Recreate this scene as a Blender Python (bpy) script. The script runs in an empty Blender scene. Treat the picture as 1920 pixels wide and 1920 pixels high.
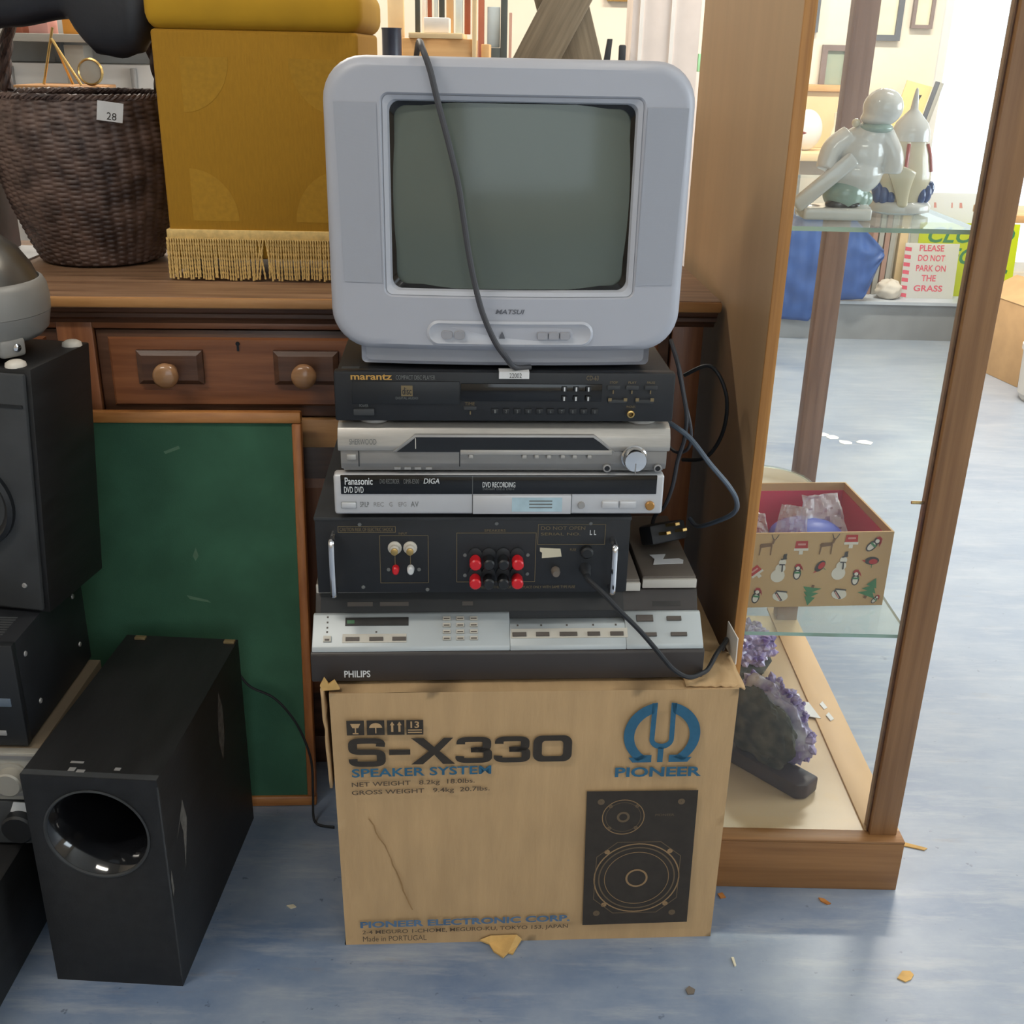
import bpy, bmesh, math, random
from mathutils import Vector, Matrix, noise as mnoise
random.seed(7)
PI = math.pi
SC = bpy.context.scene
COL = SC.collection

# ------------------------------------------------------------------ camera
CAM_Z = 1.265
PITCH, ROLL, FPX = math.radians(22.868), math.radians(-1.247), 2049.5
fw = Vector((0, math.cos(PITCH), -math.sin(PITCH)))
rt = Vector((1, 0, 0))
dn = fw.cross(rt)
cr, sr = math.cos(ROLL), math.sin(ROLL)
ax = cr * rt + sr * dn
ay = -sr * rt + cr * dn
cam_d = bpy.data.cameras.new('camera')
cam_d.sensor_fit = 'HORIZONTAL'
cam_d.sensor_width = 36.0
cam_d.lens = 36.0 * FPX / 1920.0
cam_d.clip_start = 0.02
cam = bpy.data.objects.new('camera', cam_d)
COL.objects.link(cam)
up = -ay
bk = -fw
cam.matrix_world = Matrix(((ax.x, up.x, bk.x, 0), (ax.y, up.y, bk.y, 0), (ax.z, up.z, bk.z, CAM_Z), (0, 0, 0, 1)))
SC.camera = cam

# ------------------------------------------------------------------ world, daylight, exposure
vs = SC.view_settings
vs.view_transform = 'Standard'
vs.look = 'None'
vs.gamma = 1.0
vs.use_curve_mapping = False
vs.exposure = 0.06
w = bpy.data.worlds.new('World')
SC.world = w
w.use_nodes = True
w.node_tree.nodes['Background'].inputs[0].default_value = (0.92, 0.965, 1.0, 1)
w.node_tree.nodes['Background'].inputs[1].default_value = 2.2


def area(name, loc, rot, sx, sy, power, col):
    l = bpy.data.lights.new(name, 'AREA')
    l.shape = 'RECTANGLE'
    l.size, l.size_y, l.energy, l.color = sx, sy, power, col
    o = bpy.data.objects.new(name, l)
    COL.objects.link(o)
    o.location = loc
    o.rotation_euler = rot
    return o


DAY = (0.92, 0.965, 1.0)
# daylight entering through the back window, the side window and the shop front behind the camera
area('daylight_back_window', (2.95, 5.98, 1.42), (PI / 2, 0, 0), 1.9, 2.3, 265, DAY)
area('daylight_side_window', (4.34, 1.4, 1.55), (0, PI / 2, 0), 1.5, 3.2, 80, DAY)
area('daylight_shop_front', (0.9, -3.36, 1.6), (-PI / 2, 0, 0), 3.0, 1.9, 47, DAY)
SC.cycles.max_bounces = 5
SC.cycles.diffuse_bounces = 3
SC.cycles.glossy_bounces = 3
SC.cycles.transparent_max_bounces = 12
SC.cycles.adaptive_threshold = 0.05
SC.cycles.caustics_reflective = False
SC.cycles.caustics_refractive = False


# ------------------------------------------------------------------ materials
def lin(c):
    return tuple((v / 255.0 / 12.92) if v <= 10 else ((v / 255.0 + 0.055) / 1.055) ** 2.4 for v in c)


def rgba(c, k=1.0):
    l = lin(c)
    return (min(l[0] * k, 1), min(l[1] * k, 1), min(l[2] * k, 1), 1)


def base(name):
    m = bpy.data.materials.new(name)
    m.use_nodes = True
    nt = m.node_tree
    return m, nt, nt.nodes['Principled BSDF']


def mat(name, col, rough=0.5, metal=0.0, var=0.08, scale=12.0, stretch=(1, 1, 1), bump=0.0, bscale=250.0, spec=0.5,
        coat=0.0, emis=0.0, col2=None, trans=0.0, detail=4.0, lo=0.35, hi=0.65):
    m, nt, b = base(name)
    N, L = nt.nodes, nt.links
    b.inputs['Roughness'].default_value = rough
    b.inputs['Metallic'].default_value = metal
    b.inputs['Specular IOR Level'].default_value = spec
    b.inputs['Coat Weight'].default_value = coat
    b.inputs['Coat Roughness'].default_value = 0.08
    b.inputs['Transmission Weight'].default_value = trans
    tc = N.new('ShaderNodeTexCoord')
    mp = N.new('ShaderNodeMapping')
    mp.inputs['Scale'].default_value = stretch
    L.new(tc.outputs['Object'], mp.inputs['Vector'])
    nz = N.new('ShaderNodeTexNoise')
    nz.inputs['Scale'].default_value = scale
    nz.inputs['Detail'].default_value = detail
    L.new(mp.outputs[0], nz.inputs['Vector'])
    rp = N.new('ShaderNodeValToRGB')
    rp.color_ramp.elements[0].position = lo
    rp.color_ramp.elements[1].position = hi
    rp.color_ramp.elements[0].color = rgba(col, 1 - var)
    rp.color_ramp.elements[1].color = rgba(col2) if col2 else rgba(col, 1 + var)
    L.new(nz.outputs['Fac'], rp.inputs[0])
    L.new(rp.outputs[0], b.inputs['Base Color'])
    if emis:
        L.new(rp.outputs[0], b.inputs['Emission Color'])
        b.inputs['Emission Strength'].default_value = emis
    if bump:
        n2 = N.new('ShaderNodeTexNoise')
        n2.inputs['Scale'].default_value = bscale
        n2.inputs['Detail'].default_value = 3
        L.new(mp.outputs[0], n2.inputs['Vector'])
        bp = N.new('ShaderNodeBump')
        bp.inputs['Strength'].default_value = bump
        bp.inputs['Distance'].default_value = 0.002
        L.new(n2.outputs['Fac'], bp.inputs['Height'])
        L.new(bp.outputs[0], b.inputs['Normal'])
    return m


def wood(name, c1, c2, stretch=(1, 12, 12), scale=6.0, rough=0.42, bump=0.15, coat=0.0):
    return mat(name, c1, rough, 0, 0.0, scale, stretch, bump, scale * 6, 0.5, coat, 0, c2, 0, 8.0, 0.32, 0.7)


def glass(name, tint=(232, 240, 238), haze=0.0, refl=1.0):
    m, nt, b = base(name)
    N, L = nt.nodes, nt.links
    N.remove(b)
    out = N['Material Output']
    tr = N.new('ShaderNodeBsdfTransparent')
    tr.inputs[0].default_value = rgba(tint)
    gl = N.new('ShaderNodeBsdfGlossy')
    gl.inputs['Roughness'].default_value = 0.02
    fr = N.new('ShaderNodeFresnel')
    fr.inputs[0].default_value = 1.45
    mx = N.new('ShaderNodeMixShader')
    ge = N.new('ShaderNodeNewGeometry')
    iv = N.new('ShaderNodeMath')
    iv.operation = 'SUBTRACT'
    iv.inputs[0].default_value = 1.0
    L.new(ge.outputs['Backfacing'], iv.inputs[1])
    ml = N.new('ShaderNodeMath')
    ml.operation = 'MULTIPLY'
    L.new(fr.outputs[0], ml.inputs[0])
    L.new(iv.outputs[0], ml.inputs[1])
    L.new(ml.outputs[0], mx.inputs[0])
    L.new(tr.outputs[0], mx.inputs[1])
    L.new(gl.outputs[0], mx.inputs[2])
    last = mx
    if haze:
        df = N.new('ShaderNodeBsdfDiffuse')
        df.inputs[0].default_value = (0.8, 0.8, 0.8, 1)
        m2 = N.new('ShaderNodeMixShader')
        m2.inputs[0].default_value = haze
        L.new(mx.outputs[0], m2.inputs[1])
        L.new(df.outputs[0], m2.inputs[2])
        last = m2
    L.new(last.outputs[0], out.inputs[0])
    return m


def translucent(name, col, fac=0.6):
    m, nt, b = base(name)
    N, L = nt.nodes, nt.links
    b.inputs['Base Color'].default_value = rgba(col)
    b.inputs['Roughness'].default_value = 0.6
    tl = N.new('ShaderNodeBsdfTranslucent')
    tl.inputs[0].default_value = rgba(col)
    mx = N.new('ShaderNodeMixShader')
    mx.inputs[0].default_value = fac
    L.new(b.outputs[0], mx.inputs[1])
    L.new(tl.outputs[0], mx.inputs[2])
    L.new(mx.outputs[0], N['Material Output'].inputs[0])
    return m


def stripes(name, c1, c2, scale, direction='X', rough=0.5, bump=0.3):
    m, nt, b = base(name)
    N, L = nt.nodes, nt.links
    b.inputs['Roughness'].default_value = rough
    tc = N.new('ShaderNodeTexCoord')
    wv = N.new('ShaderNodeTexWave')
    wv.bands_direction = direction
    wv.inputs['Scale'].default_value = scale
    L.new(tc.outputs['Object'], wv.inputs['Vector'])
    rp = N.new('ShaderNodeValToRGB')
    rp.color_ramp.elements[0].color = rgba(c1)
    rp.color_ramp.elements[1].color = rgba(c2)
    L.new(wv.outputs['Fac'], rp.inputs[0])
    L.new(rp.outputs[0], b.inputs['Base Color'])
    bp = N.new('ShaderNodeBump')
    bp.inputs['Strength'].default_value = bump
    bp.inputs['Distance'].default_value = 0.001
    L.new(wv.outputs['Fac'], bp.inputs['Height'])
    L.new(bp.outputs[0], b.inputs['Normal'])
    return m


def floor_material():
    m, nt, b = base('worn blue painted floor')
    N, L = nt.nodes, nt.links
    tc = N.new('ShaderNodeTexCoord')

    def nz(scale, st, detail=6, rough=0.6):
        mp = N.new('ShaderNodeMapping')
        mp.inputs['Scale'].default_value = st
        L.new(tc.outputs['Object'], mp.inputs[0])
        n = N.new('ShaderNodeTexNoise')
        n.inputs['Scale'].default_value = scale
        n.inputs['Detail'].default_value = detail
        n.inputs['Roughness'].default_value = rough
        L.new(mp.outputs[0], n.inputs[0])
        return n

    def ramp(n, p0, p1, c0, c1):
        r = N.new('ShaderNodeValToRGB')
        r.color_ramp.elements[0].position, r.color_ramp.elements[1].position = p0, p1
        r.color_ramp.elements[0].color, r.color_ramp.elements[1].color = c0, c1
        L.new(n.outputs['Fac'], r.inputs[0])
        return r
    big = ramp(nz(2.2, (1, 1.6, 1), 8, 0.65), 0.36, 0.66, rgba((100, 119, 148)), rgba((150, 160, 174)))
    streak = ramp(nz(5.0, (0.8, 5, 1), 8, 0.7), 0.50, 0.80, (0, 0, 0, 1), (0.75, 0.75, 0.75, 1))
    mx = N.new('ShaderNodeMixRGB')
    L.new(streak.outputs[0], mx.inputs[0])
    L.new(big.outputs[0], mx.inputs[1])
    mx.inputs[2].default_value = rgba((180, 182, 184))
    sp = ramp(nz(46, (1, 1, 1), 3, 0.6), 0.68, 0.74, (0, 0, 0, 1), (0.7, 0.7, 0.7, 1))
    mx2 = N.new('ShaderNodeMixRGB')
    L.new(sp.outputs[0], mx2.inputs[0])
    L.new(mx.outputs[0], mx2.inputs[1])
    mx2.inputs[2].default_value = rgba((70, 82, 100))
    br = ramp(nz(14, (0.6, 3, 1), 6, 0.7), 0.60, 0.78, (0, 0, 0, 1), (0.5, 0.5, 0.5, 1))
    mx3 = N.new('ShaderNodeMixRGB')
    L.new(br.outputs[0], mx3.inputs[0])
    L.new(mx2.outputs[0], mx3.inputs[1])
    mx3.inputs[2].default_value = rgba((132, 122, 112))
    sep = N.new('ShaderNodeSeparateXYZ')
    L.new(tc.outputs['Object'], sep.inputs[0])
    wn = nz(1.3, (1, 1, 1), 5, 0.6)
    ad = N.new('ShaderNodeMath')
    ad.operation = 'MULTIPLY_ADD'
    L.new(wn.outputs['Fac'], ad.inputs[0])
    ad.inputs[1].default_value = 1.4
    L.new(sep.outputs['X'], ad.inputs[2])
    mr = N.new('ShaderNodeMapRange')  # paler towards the right: window glare painted into the worn floor's colour
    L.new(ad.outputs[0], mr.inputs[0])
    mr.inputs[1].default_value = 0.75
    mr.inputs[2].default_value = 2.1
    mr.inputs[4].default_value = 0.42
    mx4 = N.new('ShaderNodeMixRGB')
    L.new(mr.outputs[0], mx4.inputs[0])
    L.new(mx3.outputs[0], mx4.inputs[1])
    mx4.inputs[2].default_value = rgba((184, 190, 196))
    L.new(mx4.outputs[0], b.inputs['Base Color'])
    b.inputs['Roughness'].default_value = 0.34
    b.inputs['Specular IOR Level'].default_value = 0.5
    return m


M = {}
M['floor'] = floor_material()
M['cream'] = mat('cream wall paint', (236, 222, 202), 0.85, var=0.03, scale=3)
M['ceil'] = mat('white ceiling paint', (226, 224, 218), 0.9, var=0.02)
M['white'] = mat('white paint', (226, 222, 216), 0.55, var=0.03)
M['pillar'] = mat('pinkish white paint', (216, 204, 196), 0.6, var=0.03)
M['ledge'] = mat('grey painted ledge', (150, 152, 154), 0.6, var=0.12, scale=5)
M['ledge_top'] = mat('pale grey ledge top', (190, 196, 204), 0.5, var=0.06)
M['lamp'] = mat('lamp diffuser', (255, 250, 240), 0.5, var=0.0, emis=5.0)
M['card'] = mat('brown corrugated cardboard', (190, 157, 115), 0.85, var=0.06, scale=9, stretch=(4, 1, 0.8), bump=0.25, bscale=40)
M['card2'] = mat('torn cardboard', (206, 166, 102), 0.9, var=0.12, scale=40, bump=0.4, bscale=120)
M['creased'] = mat('creased cardboard', (160, 126, 84), 0.9, var=0.1, scale=60)
M['ink'] = mat('black print ink', (52, 46, 40), 0.8, var=0.1, scale=60)
M['inkblue'] = mat('blue print ink', (46, 98, 128), 0.8, var=0.08, scale=60)
M['inkpale'] = mat('faded blue print ink', (84, 112, 142), 0.85, var=0.12, scale=60)
M['inkfade'] = mat('faded brown print ink', (92, 76, 60), 0.85, var=0.12, scale=60)
M['cream_line'] = mat('bare cardboard line', (150, 122, 88), 0.85, var=0.05)
M['tan_line'] = mat('dim bare cardboard line', (104, 88, 68), 0.85, var=0.05)
M['tv'] = mat('silver lilac plastic', (176, 178, 187), 0.42, var=0.02, scale=4)
M['tv2'] = mat('silver plastic rim', (186, 188, 196), 0.35, var=0.02)
M['tv3'] = mat('grey plastic button', (158, 158, 164), 0.4, var=0.03)
M['tvback'] = mat('dark grey plastic shell', (96, 98, 106), 0.5, var=0.04)
M['grille'] = stripes('perforated speaker grille', (160, 163, 173), (176, 179, 188), 620, 'Z', 0.55, 0.35)
M['screen'] = mat('dark picture tube glass', (96, 104, 97), 0.16, var=0.04, scale=3, spec=0.4, coat=0.12)
M['black'] = mat('black plastic', (24, 26, 29), 0.45, var=0.1, scale=30)
M['blackmetal'] = mat('black painted metal', (27, 29, 33), 0.5, var=0.15, scale=25, bump=0.05)
M['blackdeep'] = mat('deep black window', (10, 10, 12), 0.12, var=0.1, spec=0.6)
M['blackgloss'] = mat('glossy black plastic', (20, 21, 24), 0.09, var=0.1, spec=0.7, coat=0.5)
M['blackvinyl'] = mat('black vinyl woodgrain', (27, 27, 28), 0.5, var=0.25, scale=8, stretch=(6, 1, 6), bump=0.12, bscale=60)
M['dust'] = mat('dusty black top', (54, 56, 58), 0.7, var=0.2, scale=14)
M['scuffed'] = mat('scuffed bare patch', (92, 88, 82), 0.8, var=0.3, scale=90)
M['rubber'] = mat('black rubber', (30, 32, 36), 0.6, var=0.1)
M['cordgrey'] = mat('dark grey cable sheath', (66, 66, 70), 0.5, var=0.05)
M['cordblue'] = mat('slate grey cable sheath', (92, 104, 118), 0.45, var=0.05)
M['gold'] = mat('gold lettering', (206, 160, 84), 0.35, 0.5, var=0.05)
M['golddim'] = mat('dim gold print', (120, 104, 72), 0.5, var=0.1)
M['greyprint'] = mat('grey print', (112, 114, 112), 0.5, var=0.08)
M['whiteprint'] = mat('white print', (212, 214, 214), 0.5, var=0.04)
M['brass'] = mat('brass', (196, 164, 104), 0.25, 0.9, var=0.08)
M['chrome'] = mat('chrome', (214, 214, 216), 0.12, 1.0, var=0.04)
M['silver'] = mat('brushed silver metal', (180, 176, 170), 0.36, 0.35, var=0.05, scale=60, stretch=(1, 20, 20))
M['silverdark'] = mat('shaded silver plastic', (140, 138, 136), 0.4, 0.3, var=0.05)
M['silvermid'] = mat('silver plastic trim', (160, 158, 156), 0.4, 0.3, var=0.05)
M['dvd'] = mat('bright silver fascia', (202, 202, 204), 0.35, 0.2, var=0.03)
M['pale_sticker'] = mat('pale blue sticker', (176, 200, 210), 0.6, var=0.08, scale=50)
M['rust'] = mat('amber button', (176, 128, 66), 0.35, 0.3, var=0.1)
M['red'] = mat('red plastic', (206, 30, 40), 0.35, var=0.05)
M['paper'] = mat('white paper', (222, 222, 222), 0.8, var=0.04, scale=40)
M['yellowpaper'] = mat('cream paper', (214, 206, 182), 0.8, var=0.05)
M['vcr_silver'] = mat('pale satin aluminium', (182, 188, 190), 0.4, 0.15, var=0.04, scale=4)
M['vcr_brown'] = mat('dark brown plastic', (56, 51, 49), 0.45, var=0.08)
M['vcr_lid'] = mat('warm grey plastic lid', (112, 103, 94), 0.5, var=0.05)
M['vcr_white'] = mat('ivory plastic edge', (206, 200, 190), 0.45, var=0.03)
M['vcr_key'] = mat('ivory button', (198, 192, 180), 0.5, var=0.04)
M['vcr_keydark'] = mat('brown key slot', (86, 78, 72), 0.5, var=0.06)
M['lcd'] = mat('dim display window', (56, 54, 52), 0.2, var=0.2)
M['lcdgreen'] = mat('green display segment', (70, 110, 78), 0.3, var=0.1)
M['mahog'] = wood('reddish mahogany', (116, 70, 44), (150, 96, 62), (1, 14, 14), 5, 0.38, 0.1)
M['mahogv'] = wood('upright mahogany', (122, 74, 46), (158, 102, 66), (14, 14, 1), 5, 0.38, 0.1)
M['mahogdark'] = wood('dark mahogany moulding', (72, 48, 36), (104, 72, 54), (1, 14, 14), 5, 0.4, 0.1)
M['mahogtop'] = wood('worn sideboard top', (116, 86, 64), (156, 122, 94), (1, 12, 12), 5, 0.45, 0.1)
M['mahogedge'] = wood('worn pale top edge', (170, 120, 72), (196, 146, 92), (1, 14, 14), 5, 0.4, 0.1)
M['knobwood'] = wood('polished brown knob', (150, 108, 74), (176, 134, 96), (1, 6, 6), 12, 0.25, 0.05, 0.3)
M['pine'] = wood('pale rail wood', (166, 118, 74), (190, 144, 94), (1, 14, 14), 5, 0.45, 0.1)
M['felt'] = mat('green baize', (60, 104, 80), 0.95, var=0.16, scale=7, bump=0.3, bscale=500)
M['feltspot'] = mat('pale mark on baize', (96, 128, 104), 0.95, var=0.1, scale=40)
M['framewood'] = wood('orange brown frame', (160, 100, 50), (200, 138, 76), (1, 10, 10), 8, 0.4, 0.1)
M['framewoodv'] = wood('orange brown upright frame', (146, 88, 46), (182, 118, 66), (10, 10, 1), 8, 0.4, 0.1)
M['cab'] = wood('brown cabinet laminate', (128, 92, 60), (154, 114, 76), (18, 18, 0.7), 5, 0.45, 0.08)
M['cabh'] = wood('brown cabinet plinth', (132, 92, 54), (158, 114, 70), (0.7, 18, 18), 5, 0.45, 0.08)
M['cabpanel'] = mat('brown hardboard panel', (188, 154, 114), 0.45, var=0.06, scale=3, stretch=(1, 4, 0.5))
M['cabedge'] = wood('oak edge strip', (166, 112, 54), (198, 142, 76), (30, 30, 0.7), 5, 0.45, 0.08)
M['cabback'] = wood('greyish back post', (120, 88, 70), (150, 116, 96), (18, 18, 0.7), 5, 0.5, 0.08)
M['cabbase'] = mat('glossy beige laminate', (198, 172, 138), 0.22, var=0.05, scale=3, stretch=(1, 6, 1))
M['cabrail'] = mat('pale wooden rail', (206, 170, 126), 0.5, var=0.05, scale=5, stretch=(6, 1, 6))
M['pane'] = glass('cabinet glass', (250, 252, 251), haze=0.022)
M['shelfglass'] = glass('shelf glass', (240, 246, 243), haze=0.13)
M['glassedge'] = mat('green glass edge', (150, 186, 172), 0.15, var=0.05, trans=0.3)
M['winglass'] = glass('window glass', (246, 250, 252))
M['porc'] = mat('white glazed porcelain', (224, 221, 215), 0.14, var=0.05, scale=18, coat=0.5)
M['porcgreen'] = mat('pale green glaze', (156, 178, 166), 0.16, var=0.08, scale=20, coat=0.5)
M['porccream'] = mat('cream glaze', (228, 216, 186), 0.16, var=0.05, scale=18, coat=0.5)
M['porcblack'] = mat('black glaze', (44, 44, 46), 0.15, var=0.1, coat=0.5)
M['porcblue'] = mat('blue glaze', (76, 98, 150), 0.16, var=0.25, scale=30, coat=0.5)
M['porcred'] = mat('red glaze', (186, 84, 66), 0.18, var=0.1, coat=0.4)
M['porcbrown'] = mat('brown glaze', (132, 98, 82), 0.2, var=0.15, coat=0.4)
M['amethyst'] = mat('amethyst crystal', (104, 70, 156), 0.2, var=0.2, scale=30, coat=0.5, col2=(200, 186, 216))
M['amepale'] = mat('pale amethyst crust', (150, 130, 178), 0.3, var=0.15, scale=26, coat=0.3, col2=(222, 216, 222))
M['rock'] = mat('dark green grey rock', (38, 42, 38), 0.7, var=0.3, scale=40, bump=0.9, bscale=90, col2=(84, 80, 66))
M['standwood'] = mat('dark wooden stand', (52, 38, 40), 0.4, var=0.15, scale=10)
M['kraft'] = mat('kraft gift box paper', (196, 160, 112), 0.7, var=0.04, scale=8)
M['crimson'] = mat('crimson paper lining', (216, 70, 98), 0.75, var=0.05)
M['p_white'] = mat('printed white', (222, 214, 200), 0.7, var=0.03)
M['p_black'] = mat('printed charcoal', (68, 62, 58), 0.7, var=0.06)
M['p_red'] = mat('printed red', (184, 52, 50), 0.7, var=0.06)
M['p_pink'] = mat('printed pink', (214, 150, 140), 0.7, var=0.06)
M['p_green'] = mat('printed green', (70, 128, 84), 0.7, var=0.08)
M['p_brown'] = mat('printed brown', (124, 92, 64), 0.7, var=0.06)
M['plastic'] = glass('clear plastic film', (244, 242, 248), haze=0.30)
M['bluething'] = mat('blue plastic', (84, 100, 190), 0.4, var=0.08)
M['teal'] = mat('teal card', (92, 140, 130), 0.6, var=0.05)
M['dish'] = mat('cream glass dish', (214, 206, 188), 0.2, var=0.04, coat=0.4)
M['velvet'] = mat('mustard velvet', (166, 121, 26), 0.9, var=0.05, scale=60, stretch=(5, 5, 0.8), bump=0.25, bscale=260)
M['velvetlid'] = mat('bright mustard velvet', (186, 142, 24), 0.85, var=0.06, scale=10)
M['motif'] = mat('embossed velvet motif', (172, 128, 32), 0.85, var=0.07, scale=120)
M['fringe'] = mat('pale gold fringe', (222, 188, 120), 0.75, var=0.12, scale=120)
M['wicker'] = mat('dark brown wicker', (66, 50, 46), 0.5, var=0.3, scale=26, col2=(104, 84, 76), bump=0.2, bscale=220)
M['wickerdark'] = mat('twisted dark cane', (50, 36, 34), 0.45, var=0.35, scale=14, stretch=(20, 20, 3), col2=(96, 70, 60))
M['leather'] = mat('black leather', (34, 36, 42), 0.5, var=0.15, scale=12, bump=0.2, bscale=90)
M['redwood'] = mat('dark red wood', (54, 28, 26), 0.6, var=0.2, scale=8, stretch=(1, 8, 8))
M['domegrey'] = mat('grey plastic', (136, 134, 130), 0.4, var=0.04)
M['domemetal'] = mat('dull dark metal', (104, 102, 98), 0.3, 0.7, var=0.1)
M['brownboard'] = mat('dusty brown metal lid', (112, 98, 80), 0.6, var=0.08)
M['beigeunit'] = mat('champagne silver fascia', (168, 164, 154), 0.4, 0.3, var=0.04)
M['greytimber'] = wood('weathered grey timber', (116, 104, 86), (146, 132, 110), (18, 18, 1), 5, 0.7, 0.15)
M['tanwood'] = wood('light tan wood', (196, 148, 92), (216, 170, 114), (1, 10, 10), 4, 0.5, 0.08)
M['tanpale'] = mat('pale birch board', (226, 196, 150), 0.5, var=0.04)
M['picframe'] = mat('brown picture frame', (132, 112, 104), 0.5, var=0.08)
M['picframedark'] = mat('charcoal picture frame', (96, 96, 100), 0.5, var=0.08)
M['pic1'] = mat('faded green print', (188, 190, 164), 0.6, var=0.15, scale=5, col2=(146, 160, 142))
M['pic2'] = mat('cream mount', (232, 222, 190), 0.6, var=0.04)
M['yellowpic'] = mat('yellow poster', (236, 204, 136), 0.6, var=0.04)
M['sign'] = translucent('white sign board', (244, 242, 238), 0.5)
M['signyellow'] = translucent('fluorescent yellow card', (228, 236, 60), 0.5)
M['signred'] = mat('red sign paint', (214, 86, 104), 0.6, var=0.05)
M['signgreen'] = mat('green sign paint', (62, 128, 84), 0.6, var=0.05)
M['blueplastic'] = mat('blue woven plastic', (54, 88, 150), 0.45, var=0.14, scale=9, bump=0.2, bscale=40)
M['stone'] = mat('pale stone', (214, 204, 190), 0.7, var=0.06, scale=8)
M['pinkwood'] = mat('pinkish leaning frame', (168, 132, 116), 0.55, var=0.08, stretch=(8, 8, 1))
M['greyboard'] = mat('grey board', (168, 164, 154), 0.6, var=0.05)
M['tub'] = mat('white plastic tub', (206, 204, 198), 0.5, var=0.03)
M['bgbox'] = mat('pale cardboard carton', (196, 160, 116), 0.85, var=0.06)
M['orange'] = mat('orange carton', (222, 150, 60), 0.6, var=0.05)
M['pinkcarton'] = mat('pink carton', (206, 150, 140), 0.6, var=0.05)
M['mint'] = mat('mint green card', (150, 206, 160), 0.6, var=0.04)
M['palegrey'] = mat('pale blue grey', (190, 204, 208), 0.6, var=0.05)
M['darkgreen'] = mat('dark green grey paint', (58, 64, 62), 0.5, var=0.08)
M['rustcloth'] = mat('rust cloth', (150, 84, 60), 0.8, var=0.1)
M['bluegrey'] = mat('navy glazed pot', (48, 52, 66), 0.3, var=0.15)


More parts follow.
